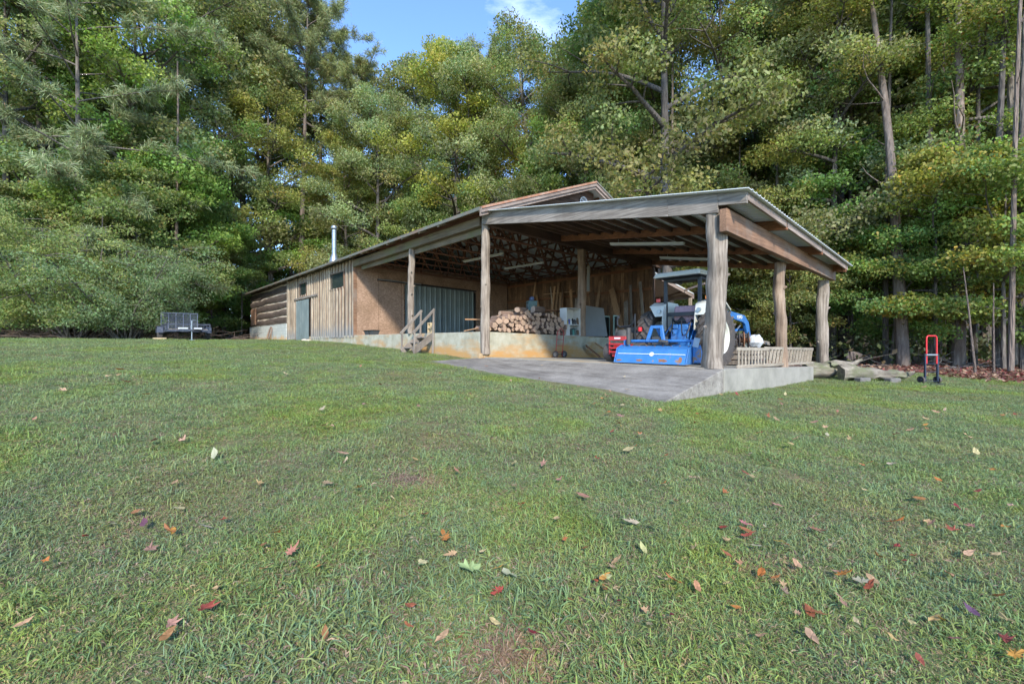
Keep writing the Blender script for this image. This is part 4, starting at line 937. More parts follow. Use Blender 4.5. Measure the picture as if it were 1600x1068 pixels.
# sheets and planks leaning against the back wall
mb = MB(); mb.hexa([Vector(p) for p in ((0, 0, 0), (0, 1.38, 0), (.02, 1.38, 0), (.02, 0, 0), (-.28, .22, 1.22), (-.28, 1.50, 1.16), (-.26, 1.50, 1.16), (-.26, .22, 1.22))])
o = mb.build('leaning_sheet', M['grey_panel'], None, W(.10, 3.72, .165), (0, 0, ROTB)); tag(o, 'large plain grey panel leaning on the platform behind the mower', 'panel')
def wall_point(px, py, v):      # where a line of sight meets the plane v
    k = (px-800)/700; n = -.63+.748*v; d = 10.2+.665*v
    u = (n-k*d)/(.665+.748*k); Z = d+.748*u; return u, (534-py)/700*Z
def lean(px0, py0, px1, py1, w_, label, mat='plank', vt=7.0, vb=6.55, name='plank', tofloor=True):
    u0, z0 = wall_point(px0, py0, vt); u1, z1 = wall_point(px1, py1, vb)
    if tofloor:     # carry on down to the platform
        zf = .24-TILT*vb; f = (zf-z0)/(z1-z0) if abs(z1-z0) > .01 else 1; u1 = u0+(u1-u0)*f; z1 = zf
    return leaning(name, label, 'plank', W(u1, vb, z1), W(u0, vt, z0), w_, .03, M[mat], 'lumber leaning inside the barn', face=(B.x, B.y, .1))
lean(838, 431, 825, 483, .12, 'longest slanting plank, leftmost in the back wall row')
lean(838, 461, 833, 479, .14, 'short plank just left of the bench machine at the back wall')
lean(860, 448, 853.7, 470, .06, 'thin pale stick leaning right behind the bench machine', 'batten')
lean(867, 447, 856, 486, .14, 'brown board leaning next to the thin pale stick')
lean(873, 442, 862, 484, .14, 'board leaning third from the bench machine at the back wall')
lean(880, 437, 871, 480, .12, 'tall dark board leaning behind the widest one', 'inboard')
lean(878, 456, 869, 486, .30, 'widest short board leaning at the back wall left of the middle post')
lean(892, 452, 886, 480, .14, 'narrow board leaning just left of the middle log post')
lean(900, 466, 890, 482, .10, 'thin crooked board crossing behind the middle log post', 'grey_z')
lean(938.7, 438, 917, 489, .16, 'long plank slanting down behind the middle log post on its right', vt=6.8, vb=5.6)
lean(924, 455, 918, 480, .30, 'wide dark board behind the middle post, under the long plank', 'inboard', vt=6.9, vb=6.4)
lean(955.5, 451, 954, 477, .32, 'orange-brown wide board standing behind the grey panel', 'plank')
lean(930, 480, 917, 500, .10, 'short board end beside the grey panel, touching the middle post', 'grey_z', vt=4.6, vb=4.4)
lean(978, 470, 973, 500, .22, 'pale short board standing right of the grey panel', 'grey_z', vt=6.9, vb=6.5)
lean(985, 445, 984, 500, .12, 'grey upright slab leaning on the back wall behind the mower', 'grey_z', vt=7.05, vb=6.8)
lean(1000, 440, 1003, 500, .14, 'grey upright slab nearest the right end of the back wall', 'grey_z', vt=7.05, vb=6.8)
lean(860, 437, 860, 440, .1, 'x', 'inboard', tofloor=False).name = 'tmpx'; bpy.data.objects.remove(bpy.data.objects['tmpx'])
o = leaning('wall_board', 'board nailed level across the back wall above the leaning planks', 'board', W(5.0, 7.06, 1.98), W(3.3, 7.06, 1.96), .14, .03, M['plank'])
lean(919.7, 415, 919.0, 455, .15, 'long white strip hanging upright right of the middle log post', 'batten', vt=5.2, vb=5.2, name='white_strip', tofloor=False)
for q, lab in ((948, 'pale green window sash standing left of the orange-brown board'), (963, 'pale green window sash standing right of the orange-brown board')):
    u, z = wall_point(q, 470, 6.6); t = thing('window_sash', lab, 'window sash', W(u, 6.6, .1), ROTB+R(90), 'old window sashes')
    for c, s_ in (((-.2, 0, .55), (.06, .04, 1.1)), ((.2, 0, .55), (.06, .04, 1.1)), ((0, 0, .03), (.34, .04, .06)), ((0, 0, 1.07), (.34, .04, .06))):
        mb = MB(); mb.box(c, s_); mb.build('frame', M['green_frame'], t, bevel=.004)
    mb = MB(); mb.box((0, 0, .55), (.34, .008, .98)); mb.build('pane', M['glass'], t)

# --- fluorescent lights
def tube_light(pa, pb, lab):
    pa, pb = Vector(pa), Vector(pb); t = thing('tube_light', lab, 'light', pa, 0, 'unlit tube lights under the roofs'); d = pb-pa
    mb = MB(); mb.bar((0, 0, .045), d+Vector((0, 0, .045)), .11, .05); mb.build('housing', M['lamp'], t, bevel=.008)
    for s in (-1, 1):
        n_ = d.cross(Vector((0, 0, 1))).normalized()*.03*s; mb = MB(); mb.cyl(n_+d*.01, n_+d*.99, .017, 8); mb.build('tube', M['plastic_bag'], t, smooth=True)
    for q in (.12, .88): mb = MB(); mb.cyl(d*q+Vector((0, 0, .07)), d*q+Vector((0, 0, .18)), .006, 5); mb.build('hanger', M['galv'], t)
tube_light(W(-1.8, 2.30, 2.245), W(-3.64, 2.20, 1.94), 'white tube light under the first inner carport beam')
tube_light(W(-1.83, 4.42, 2.19), W(-3.64, 4.32, 1.87), 'white tube light partly behind the thick corner trunk, second carport beam')
tube_light(W(3.75, 2.1, 2.56), W(1.92, 2.2, 2.56), 'tube light left of the corner post, deep in the truss bay')
tube_light(W(3.87, 3.94, 2.54), W(2.09, 4.05, 2.54), 'tube light right of the corner post, under the trusses')

# --- wooden steps
G = thing('wooden_steps', 'grey wooden steps with two handrails up to the open bay', 'steps', W(2.45, -.3, .0), ROTB)
G.location.z = gz(G.location.x, G.location.y)
gz0 = G.location.z; pz = EYE+S*.24-gz0
x0, x1 = -.44, .44; run = .80; y_top = .3*S-.01; y_bot = y_top-run
for k in range(3):
    z = pz*(k+1)/4+.02; y = y_bot+run*(k+.35)/3.2; mb = MB(); mb.box((0, y+.1, z), (.84, .27, .04)); mb.build('tread', M['grey_z'], G, bevel=.005)
for s in (-1, 1):
    mb = MB(); mb.bar((s*.40, y_bot-.02, .06), (s*.40, y_top, pz-.08), .045, .22); mb.build('stringer', M['grey_z'], G, bevel=.005)
    mb = MB(); mb.bar((s*.44, y_bot, 0), (s*.44, y_bot+.02, .72), .07, .045, up=(0, 1, 0)); mb.build('rail_post', M['grey_z'], G, bevel=.005)
    mb = MB(); mb.bar((s*.44, y_top-.06, .0), (s*.44, y_top-.02, pz+.84), .07, .045, up=(0, 1, 0)); mb.build('rail_post', M['grey_z'], G, bevel=.005)
    mb = MB(); mb.bar((s*.44, y_bot-.05, .70), (s*.44, y_top+.02, pz+.84), .05, .09); mb.build('handrail', M['grey_z'], G, bevel=.005)
# small things on the platform edge
G = thing('hollow_block', 'tan hollow block standing on end behind the wooden steps', 'block', W(2.65, .22, .235), ROTB)
mb = MB()
for c, s_ in (((0, 0, .02), (.2, .19, .04)), ((0, 0, .2), (.2, .19, .04)), ((0, 0, .38), (.2, .19, .04)), ((-.085, 0, .11), (.03, .188, .14)), ((.085, 0, .11), (.03, .188, .14)), ((-.085, 0, .29), (.03, .188, .14)), ((.085, 0, .29), (.03, .188, .14))): mb.box(c, s_)
mb.build('block_body', M['tan'], G)
for u, lab in ((6.5, 'left grey plastic tub on the platform by the strand-board wall'), (6.12, 'right grey plastic tub on the platform by the strand-board wall')):
    G = thing('plastic_tub', lab, 'tub', W(u, .16, .237), ROTB, 'grey tubs on the platform')
    mb = MB(); mb.hexa([Vector(p) for p in ((-.17, -.12, 0), (.17, -.12, 0), (.17, .12, 0), (-.17, .12, 0), (-.23, -.17, .2), (.23, -.17, .2), (.23, .17, .2), (-.23, .17, .2))]); mb.build('tub_body', M['tub'], G, bevel=.01)
    mb = MB(); mb.tube([(-.24, -.18, .2), (.24, -.18, .2), (.24, .18, .2), (-.24, .18, .2)], .016, 6, closed=True); mb.build('rim', M['black'], G)
G = thing('wire_hoop', 'rusty wire hoop leaning on the painted block foundation of the log end', 'hoop', W(18.0, -.28, 0), ROTB); G.location.z = gz(G.location.x, G.location.y)+.02
mb = MB(); r = .48
for s, (q, dy) in enumerate(((1, 0), (.96, .04), (1.02, .07))): mb.tube([(math.cos(a)*r*q*.8, dy+.2*(math.sin(a)+1)*.5, r+math.sin(a)*r*q) for a in np.linspace(0, 2*math.pi, 26)[:-1]], .011, 5, closed=True)
mb.build('hoop_wire', M['rust'], G)
mb = MB(); mb.bar((0, .0, .0), (.02, .22, .95), .03, .03); mb.build('stake', M['stick'], G)
for q, lab in ((12.1, 'pale flat stone at the foot of the steel side door'), (11.6, 'pale flat stone just right of the other by the side door')):
    p = W(q, -.22); p.z = gz(p.x, p.y); mb = MB(); mb.lathe([(0, -.02), (.2, 0), (.17, .09), (.05, .13), (0, .13)], (0, 0, 0), 'z', 9); o = mb.build('stone', M['chink'], None, p, (0, .1, q), smooth=True); tag(o, lab, 'stone', 'stones by the side door')

# --- ladders lying on edge on the slab
def ladder(lab, v0, ln, n, slant, h0, du=0, dz=0):
    t = thing('wooden_ladder', lab, 'ladder', W(-5.28+du, v0, FLOOR-.008-.024*v0*.9-.01+dz), ROTB, 'ladders on the slab edge')
    t.rotation_euler = (R(-.9), 0, ROTB)
    for z in (.03, h0-.03): mb = MB(); mb.bar((0, 0, z), (0, ln, z), .03, .065, up=(0, 0, 1)); mb.build('side_rail', M['ladder'], t, bevel=.005)
    for k in range(n):
        y = .08+(ln-.2-abs(slant))*k/(n-1); mb = MB(); mb.cyl((0, y, .06), (0, y+slant, h0-.06), .019, 8) if slant == 0 else mb.bar((0, y, .06), (0, y+slant, h0-.06), .05, .022); mb.build('rung', M['ladder'], t, smooth=slant == 0)
ladder('shorter wooden ladder lying on edge by the thick corner trunk, upright rungs', .62, 1.75, 10, 0, .42)
ladder('longer wooden ladder lying on edge towards the far post, slanted rungs', 1.78, 3.6, 15, .14, .44, du=.02, dz=.01)
# reel, sack and crate behind the ladders
G = thing('wooden_crate', 'low wooden crate behind the ladders under the reel', 'crate', W(-4.75, 2.3, FLOOR-.06), ROTB)
for z in (.07, .2, .33):
    for s in (-1, 1):
        mb = MB(); mb.box((s*.3, 0, z), (.02, .7, .1)); mb.build('slat', M['grey_z'], G); mb = MB(); mb.box((0, s*.34, z), (.58, .02, .1)); mb.build('slat', M['grey_z'], G)
mb = MB(); mb.box((0, 0, .39), (.6, .7, .02)); mb.build('lid', M['grey_z'], G)
p = W(-4.80, 2.12, FLOOR-.06); p.z += .41+.2
G = thing('hose_reel', 'dark flanged reel behind the ladder top beside the white sack', 'reel', p, ROTB+R(25))
for x in (-.1, 0, .1): mb = MB(); mb.lathe([(.05, -.012), (.20, -.01), (.205, 0), (.20, .01), (.05, .012)], (x, 0, 0), 'x', 24, closed=True); mb.build('flange', M['rubber'] if x else M['rust'], G, smooth=True)
mb = MB(); mb.cyl((-.14, 0, 0), (.14, 0, 0), .06, 12); mb.build('hub', M['rust'], G, smooth=True)
p = W(-4.85, 2.5, FLOOR-.06); p.z += .46+.12
mb = MB(); vs = []; rr = random.Random(4)
mb.lathe([(0, -.15), (.12, -.13), (.19, -.03), (.17, .08), (.10, .15), (0, .17)], (0, 0, 0), 'z', 18)
for v_ in mb.v: n_ = math.sin(v_.x*31)*math.cos(v_.y*27)*math.sin(v_.z*29+1); v_ *= 1+.22*n_+rr.uniform(-.05, .05)
o = mb.build('white_sack', M['plastic_bag'], None, p); tag(o, 'crumpled white plastic sack heaped behind the ladders', 'sack')
leaning('grey_pole', 'grey pole lying level just right of the white sack', 'pole', W(-4.7, 2.7, .05), W(-4.7, 3.6, -.02), .08, .07, M['grey_z'])
leaning('grey_pole', 'thinner grey pole lying just below the other one', 'pole', W(-4.9, 2.8, -.02), W(-4.75, 3.5, -.05), .05, .05, M['grey_z'])

M['chink2'] = plain('grey_stone', (.17, .16, .145), .95, var=.3, scale=7)
# --- mossy drift logs beside the slab
def drift(lab, pts, rad, seed):
    rr = random.Random(seed); mb = MB(); n = len(pts); seg = 14; P = []
    for i in range(n-1):
        for q in range(4): P.append((Vector(pts[i]).lerp(Vector(pts[i+1]), q/4), rad[i]+(rad[i+1]-rad[i])*q/4))
    P.append((Vector(pts[-1]), rad[-1]))
    c0 = P[0][0].copy(); mb.tube([p-c0 for p, r in P], [r for p, r in P], seg)
    for v_ in mb.v: v_ += Vector((rr.uniform(-1, 1), rr.uniform(-1, 1), rr.uniform(-1, 1)))*.03+Vector((0, .02*math.sin(v_.x*9), .025*math.sin(v_.x*11+v_.y*14)))
    o = mb.build('drift_log', M['driftwood'], None, c0, smooth=True); return tag(o, lab, 'log', 'old logs beside the slab')
gg = lambda x, y: gz(x, y)
drift('mossy grey log with a broad sawn end nearest the slab corner', [(8.35, 12.75, gg(8.4, 12.7)+.22), (8.9, 12.7, gg(8.9, 12.7)+.26), (9.5, 12.9, gg(9.5, 12.9)+.30), (9.85, 13.1, gg(9.8, 13)+.42)], [.22, .23, .14, .05], 1)
drift('pale split log with a jagged right end, in front of the mossy one', [(8.95, 12.2, gg(9, 12.2)+.22), (9.4, 12.15, gg(9.4, 12.2)+.24), (10.0, 12.1, gg(10, 12.1)+.20), (10.55, 12.1, gg(10.5, 12.1)+.20), (10.85, 12.1, gg(10.8, 12.1)+.26)], [.19, .18, .13, .09, .02], 2)
drift('broken upper slab of wood lying across the drift logs', [(8.9, 12.5, gg(8.9, 12.5)+.42), (9.4, 12.45, gg(9.4, 12.4)+.44), (9.7, 12.4, gg(9.7, 12.4)+.56)], [.09, .09, .03], 3)
for x, lab in ((9.35, 'small grey block under the pale split log'), (10.15, 'flat stone under the right end of the pale split log')):
    mb = MB(); mb.box((0, 0, .05), (.34, .2, .14)); o = mb.build('stone_block', M['chink2'], None, (x, 11.95, gz(x, 11.95)), (0, 0, .2), bevel=.02); tag(o, lab, 'block', 'supports under the drift logs')

# --- utility trailer
tp = Vector((-16.0, 22.2, 0)); tp.z = gz(tp.x, tp.y)
G = thing('utility_trailer', 'dark steel utility trailer with a raised mesh ramp gate on the far lawn', 'trailer', tp, ANG_A-R(90))
wd, ln = 1.72, 4.2
mb = MB(); 
for s in (-1, 1): mb.bar((s*wd/2, 0, .48), (s*wd/2, ln, .48), .06, .10)
for y in (0, ln): mb.bar((-wd/2, y, .48), (wd/2, y, .48), .06, .10)
mb.build('frame', M['trailer'], G)
for k in range(12):
    mb = MB(); mb.box((-wd/2+.07+(wd-.14)*(k+.5)/12, ln/2, .545), ((wd-.14)/12-.008, ln-.06, .035)); mb.build('deck_plank', M['grey_x'], G)
mb = MB()
for s in (-1, 1):
    mb.bar((s*wd/2, 0, .80), (s*wd/2, ln, .80), .045, .045)
    for k in range(5): mb.bar((s*wd/2, ln*k/4*.99, .52), (s*wd/2, ln*k/4*.99, .80), .045, .045)
mb.bar((-wd/2, 0, .80), (wd/2, 0, .80), .045, .045); mb.build('side_rails', M['trailer'], G)
gt = link('ramp_gate', None, G, (0, ln+.05, .5)); mb = MB()
for x in np.linspace(-wd/2+.03, wd/2-.03, 6): mb.bar((x, 0, 0), (x, 0, 1.06), .05, .04)
for z in (.02, 1.05): mb.bar((-wd/2, -.003, z), (wd/2, -.003, z), .05, .045)
mb.build('gate_frame', plain('gate_steel', (.20, .21, .25), .5), gt)
mb = MB()
for z in np.arange(.06, 1.04, .048): mb.bar((-wd/2+.03, .02, z), (wd/2-.03, .02, z), .008, .017)
for x in np.arange(-wd/2+.06, wd/2, .05): mb.bar((x, .028, .03), (x, .028, 1.04), .008, .015, up=(0, 1, 0))
mb.build('wire_mesh', M['meshsteel'], gt)
for s in (-1, 1):
    wheel(G, 'wheel', (s*(wd/2+.16), ln*.5, .33), .33, .2, .19, M['galv'], 0, s)
    mb = MB(); mb.prism([(ln*.5-.45, .40), (ln*.5-.40, .66), (ln*.5-.25, .74), (ln*.5+.25, .74), (ln*.5+.40, .66), (ln*.5+.45, .40), (ln*.5+.43, .40), (ln*.5+.38, .64), (ln*.5+.24, .72), (ln*.5-.24, .72), (ln*.5-.38, .64), (ln*.5-.43, .40)], .26, Matrix.Translation((s*(wd/2+.17)-.13, 0, 0))); mb.build('mudguard', M['trailer'], G)
mb = MB(); mb.bar((-.5, 0, .48), (0, -1.25, .48), .05, .08); mb.bar((.5, 0, .48), (0, -1.25, .48), .05, .08); mb.bar((0, 0, .48), (0, -1.4, .48), .05, .07); mb.build('drawbar', M['trailer'], G)
mb = MB(); mb.cyl((.0, -1.05, .0), (.0, -1.05, .95), .03, 10); mb.box((0, -1.05, .02), (.2, .2, .03)); mb.cyl((0, -1.05, .95), (.14, -1.05, .97), .012, 6); mb.build('jack', M['galv'], G)
for x, w_ in ((-.25, .4), (.36, .34)): mb = MB(); mb.box((x, -.06, .60), (w_, .02, .07)); mb.build('marker_plate', M['plastic_bag'], G)
for s, lab in ((-1, 'wooden chock block under the left wheel of the trailer'),):
    mb = MB(); mb.box((0, 0, .06), (.55, .2, .12)); mp_ = Matrix.Translation(G.location) @ Matrix.Rotation(ANG_A-R(90), 4, 'Z') @ Vector((-1.05, ln*.5-.45, 0)); mp_.z = gz(mp_.x, mp_.y); o = mb.build('chock_block', M['tan'], None, mp_, (0, 0, ANG_A-R(90)), bevel=.01); tag(o, lab, 'block')

# ------------------------------------------------------------------ woods: crowns of many leaf faces on real limbs
def unit(v): return v/np.maximum(np.linalg.norm(v, axis=-1, keepdims=True), 1e-9)
def leaf_quads(C, size, aspect, upbias, rg, droop=0.0):
    """kite-shaped leaves at the centres C; returns verts and faces"""
    n = len(C); nrm = unit(rg.normal(size=(n, 3))+np.array([0, 0, upbias]))
    t = unit(np.cross(nrm, rg.normal(size=(n, 3)))); t[:, 2] -= droop; t = unit(t); b = unit(np.cross(nrm, t))
    s = (size*rg.uniform(.6, 1.35, n))[:, None]; w_ = s*aspect
    V = np.stack([C-t*s*.5, C+b*w_*.5-t*s*.05+nrm*s*.05, C+t*s*.5, C-b*w_*.5-t*s*.05+nrm*s*.05], 1).reshape(-1, 3)
    return V, np.arange(4*n).reshape(n, 4)
def jitter_col(n, base, amt, rg, mixc_=None, pm=0.0):
    c = np.tile(np.array(base), (n, 1))*(1+rg.normal(0, amt, (n, 1)))*(1+rg.normal(0, amt*.35, (n, 3)))
    if mixc_ is not None: m = rg.random(n) < pm; c[m] = np.array(mixc_)*(1+rg.normal(0, .15, (m.sum(), 1)))
    return np.clip(c, .01, .9)
class Tree:
    """limbs (tubes) and cluster centres, in metres, base at the origin"""
    def __init__(s, seed): s.r = random.Random(seed); s.g = np.random.default_rng(seed); s.mb = MB(); s.cl = []
    def limb(s, p, d, ln, r, segs=5, droop=0.0, wander=.25, tip=.25):
        pts = [Vector(p)]; rad = [r]; d = Vector(d).normalized()
        for i in range(segs):
            d = (d+Vector((s.r.uniform(-1, 1), s.r.uniform(-1, 1), s.r.uniform(-.7, .7)))*wander/segs*2+Vector((0, 0, -droop/segs))).normalized()
            pts.append(pts[-1]+d*ln/segs); rad.append(r*(1-(1-tip)*(i+1)/segs))
        s.mb.tube(pts, rad, 5 if r < .06 else 8, cap=False); return pts
def broad(seed, H, cb, Rm, nl, leaves, size, lean=0, flat=.62, clr=1.0, up=.9, top=1.0, cols=(.10, .125, .055), mixin=None, pm=0., r0=None, aspect=.6):
    T_ = Tree(seed); r = T_.r; r0 = r0 or H*.0125
    pts = T_.limb((0, 0, -.3), (lean, 0, 1), H*.97, r0, 9, 0, .06, .12)
    def trunk_at(z):
        for a, b in zip(pts, pts[1:]):
            if b.z >= z: return a.lerp(b, (z-a.z)/max(b.z-a.z, 1e-3))
        return pts[-1]
    for i in range(nl):
        t = (i+.5)/nl; z = cb+(H-cb)*(t**.9)*.93; a = i*2.399+r.uniform(-.4, .4)
        prof = (math.sin(math.pi*min(1, .18+.80*t))**.7)*top if t < .9 else .45
        ln = Rm*prof*r.uniform(.7, 1.15); el = .15+up*t+r.uniform(-.15, .15)
        d = (math.cos(a)*math.cos(el), math.sin(a)*math.cos(el), math.sin(el))
        base_r = max(.02, r0*(1-z/H)*.75+.015)
        lp = T_.limb(trunk_at(z), d, ln, base_r, 5, .25, .35)
        T_.cl.append((lp[-1], clr*r.uniform(.8, 1.2)))
        for k in range(2, 5):
            for q in range(2):
                dd = (lp[k]-lp[k-1]).normalized(); sd = dd.cross(Vector((0, 0, 1))).normalized()*(1 if q else -1)
                dv = (dd*.5+sd*r.uniform(.5, 1)+Vector((0, 0, r.uniform(-.1, .5)))).normalized()
                sl = ln*r.uniform(.22, .42); sp_ = T_.limb(lp[k], dv, sl, base_r*.4, 3, .1, .4)
                T_.cl.append((sp_[-1], clr*r.uniform(.65, 1.1)))
    cl = T_.cl; n = len(cl); g = T_.g
    w_ = np.array([c[1]**2 for c in cl]); w_ = w_/w_.sum(); idx = g.choice(n, leaves, p=w_)
    ctr = np.array([tuple(c[0]) for c in cl])[idx]; rad = np.array([c[1] for c in cl])[idx][:, None]
    off = unit(g.normal(size=(leaves, 3)))*(g.random((leaves, 1))**.45)*rad; off[:, 2] *= flat
    # small twigs' worth of clumping inside each cluster
    off = off+g.normal(size=(leaves, 3))*.05
    C_ = ctr+off; V_, F_ = leaf_quads(C_, size, aspect, .35, g, .25)
    cb_ = (1+g.normal(0, .17, n))[idx][:, None]; hue = g.normal(0, .09, n)[idx]
    c = jitter_col(leaves, cols, .18, g, mixin, pm)*cb_; c[:, 0] *= 1+hue; c[:, 2] *= 1-hue*.5
    return T_.mb, V_, F_, np.repeat(np.clip(c, .01, .9), 4, 0)
def pine(seed, H, cb, Rm, nl, blades, cols, r0=None, dro=.1, tuft=.42, lean=0):
    T_ = Tree(seed); r = T_.r; g = T_.g; r0 = r0 or H*.0105
    pts = T_.limb((0, 0, -.3), (lean, 0, 1), H*.98, r0, 9, 0, .05, .15); tufts = []
    for i in range(nl):
        t = (i+.5)/nl; z = cb+(H-cb)*t*.97; a = i*2.4+r.uniform(-.5, .5)
        ln = Rm*(.45+.75*math.sin(math.pi*min(1, .15+.8*t)))*r.uniform(.6, 1.15)*(1 if t < .85 else .6)
        el = -.05+.75*t+r.uniform(-.2, .2); p0 = None
        for a_, b_ in zip(pts, pts[1:]):
            if b_.z >= z: p0 = a_.lerp(b_, (z-a_.z)/max(b_.z-a_.z, 1e-3)); break
        p0 = p0 or pts[-1]
        lp = T_.limb(p0, (math.cos(a)*math.cos(el), math.sin(a)*math.cos(el), math.sin(el)), ln, max(.015, r0*.35*(1-t*.6)), 6, dro, .3)
        for k in range(2, 7):
            for q in range(3):
                dd = (lp[k]-lp[k-1]).normalized(); dv = (dd*.7+Vector((r.uniform(-1, 1), r.uniform(-1, 1), r.uniform(-.2, .7)))).normalized()
                sp_ = T_.limb(lp[k], dv, r.uniform(.3, .9), .012, 2, 0, .3); tufts.append((sp_[-1], dv)); tufts.append((sp_[1], dv))
    n = len(tufts); idx = g.integers(0, n, blades); P = np.array([tuple(t[0]) for t in tufts])[idx]; D = np.array([tuple(t[1]) for t in tufts])[idx]
    d = unit(unit(g.normal(size=(blades, 3)))+D*.7+np.array([0, 0, .15])); s0 = P+D*g.uniform(-.3, .15, (blades, 1))+g.normal(size=(blades, 3))*.10
    ln = (tuft*g.uniform(.6, 1.1, blades))[:, None]; sd = unit(np.cross(d, g.normal(size=(blades, 3))))*.016
    mid = s0+d*ln*.55; tip = s0+d*ln+np.array([0, 0, -1])*ln*.16
    V_ = np.stack([s0, mid+sd, tip, mid-sd], 1).reshape(-1, 3)
    c = jitter_col(blades, cols, .2, g, (.22, .12, .05), .04)*(1+g.normal(0, .15, n))[idx][:, None]
    return T_.mb, V_, np.arange(4*blades).reshape(-1, 4), np.repeat(np.clip(c, .01, .9), 4, 0)
def shrub(seed, H, Rm, stems, leaves, size, cols, aspect=.35, mixin=None, pm=0., arch=.9, z0=.12):
    T_ = Tree(seed); r = T_.r; g = T_.g
    for i in range(stems):
        a = i*2.4+r.uniform(-.4, .4); el = r.uniform(.75, 1.45); b = Vector((math.cos(a)*r.uniform(0, .35), math.sin(a)*r.uniform(0, .35), -.1))
        lp = T_.limb(b, (math.cos(a)*math.cos(el), math.sin(a)*math.cos(el), math.sin(el)), H*r.uniform(.8, 1.15), r.uniform(.025, .06), 7, arch*.5, .5)
        for k in range(2, 8):
            for q in range(3):
                aa = r.uniform(0, 6.28); dv = Vector((math.cos(aa), math.sin(aa), r.uniform(-.1, .6))).normalized()
                sp_ = T_.limb(lp[k], dv, Rm*r.uniform(.25, .6)*(1-.4*abs(k/7-.6)), .012, 4, arch, .3)
                for m_, cr in ((2, .38), (3, .42), (4, .4)):
                    if sp_[m_].z > H*z0: T_.cl.append((sp_[m_], cr*r.uniform(.7, 1.2)))
    cl = T_.cl; n = len(cl); idx = g.integers(0, n, leaves); ctr = np.array([tuple(c[0]) for c in cl])[idx]; rad = np.array([c[1] for c in cl])[idx][:, None]
    off = unit(g.normal(size=(leaves, 3)))*(g.random((leaves, 1))**.5)*rad; off[:, 2] *= .55; off[:, 2] -= .25*(off[:, 0]**2+off[:, 1]**2)/np.maximum(rad[:, 0], .1)
    V_, F_ = leaf_quads(ctr+off, size, aspect, .3, g, .5)
    c = jitter_col(leaves, cols, .2, g, mixin, pm)*(1+g.normal(0, .14, n))[idx][:, None]
    return T_.mb, V_, F_, np.repeat(np.clip(c, .01, .9), 4, 0)
def bare(seed, H, r0, lean=0, stubs=6):
    T_ = Tree(seed); pts = T_.limb((0, 0, -.3), (lean*.3, 0, 1), H, r0, 9, 0, .06, .35)
    for i in range(stubs):
        p = pts[T_.r.randint(2, 8)]; a = T_.r.uniform(0, 6.28); T_.limb(p, (math.cos(a), math.sin(a), T_.r.uniform(.1, .9)), T_.r.uniform(.8, 2.6), r0*.16, 4, 0, .5)
    return T_.mb
KIND = {}
def reg(name, data, trunk_mat, leaf_mat):
    mb, V_, F_, c = data
    tm = mesh(name+'_trunk', mb.v, mb.f, trunk_mat, smooth=True)
    KIND[name] = (tm, npmesh(name+'_crown', V_, F_, leaf_mat, c))
BK, BP, LF, ND = M['bark'], M['bark_pine'], M['leaf'], M['needle']
G0 = (.215, .24, .10)
reg('oak_a', broad(1, 20, 3.0, 5.2, 22, 50000, .15, cols=G0), BK, LF)
reg('oak_b', broad(2, 22, 4.5, 4.8, 24, 40000, .185, lean=.06, cols=G0, mixin=(.22, .15, .05), pm=.03), BK, LF)
reg('oak_c', broad(3, 21, 7.0, 5.6, 22, 58000, .13, lean=-.07, cols=G0, mixin=(.25, .12, .05), pm=.04), BK, LF)
reg('tall_a', broad(4, 24, 8, 4.4, 22, 44000, .15, lean=.0, r0=.24, cols=G0, mixin=(.22, .16, .05), pm=.05), BK, LF)
reg('tall_b', broad(5, 25, 9, 4.8, 22, 44000, .15, lean=-.015, r0=.2, cols=G0, mixin=(.26, .14, .05), pm=.06), BK, LF)
reg('maple_a', broad(6, 8.5, 1.7, 3.4, 18, 26000, .125, flat=.42, clr=.95, up=.55, cols=(.205, .23, .09), mixin=(.33, .24, .09), pm=.06, r0=.09, aspect=.75), BK, LF)
reg('maple_b', broad(7, 6.5, 1.3, 2.8, 15, 20000, .115, flat=.42, clr=.85, up=.5, cols=(.205, .23, .09), mixin=(.34, .21, .09), pm=.08, lean=.1, r0=.07, aspect=.75), BK, LF)
reg('young', broad(8, 9.5, .9, 3.0, 22, 30000, .135, flat=.42, clr=.8, up=.6, cols=(.195, .235, .092), r0=.10, aspect=.6), BK, LF)
reg('pine_a', pine(9, 27, 17, 4.2, 30, 56000, (.22, .245, .11), tuft=.38), BP, ND)
reg('pine_b', pine(10, 26, 18, 3.6, 28, 50000, (.225, .245, .105), tuft=.38), BP, ND)
reg('pine_low', pine(11, 21, 3.0, 6.4, 36, 76000, (.23, .265, .13), dro=.35, lean=.03, tuft=.45), BK, ND)
reg('feather_a', shrub(12, 4.6, 3.4, 19, 60000, .088, (.25, .31, .11), mixin=(.3, .28, .1), pm=.08), BK, LF)
reg('feather_b', shrub(13, 4.2, 3.0, 17, 50000, .085, (.22, .29, .125), mixin=(.28, .27, .12), pm=.08), BK, LF)
reg('bush', shrub(14, 2.2, 1.9, 9, 9000, .13, (.13, .16, .06), aspect=.5, arch=.5, z0=.1), BK, LF)
for i in range(5): KIND['bare%d' % i] = (mesh('bare_trunk', *(lambda m: (m.v, m.f))(bare(20+i, 19, .17, (-.08, .03, .1, 0, -.02)[i], 7)), BK if i % 2 else BP, smooth=True), None)

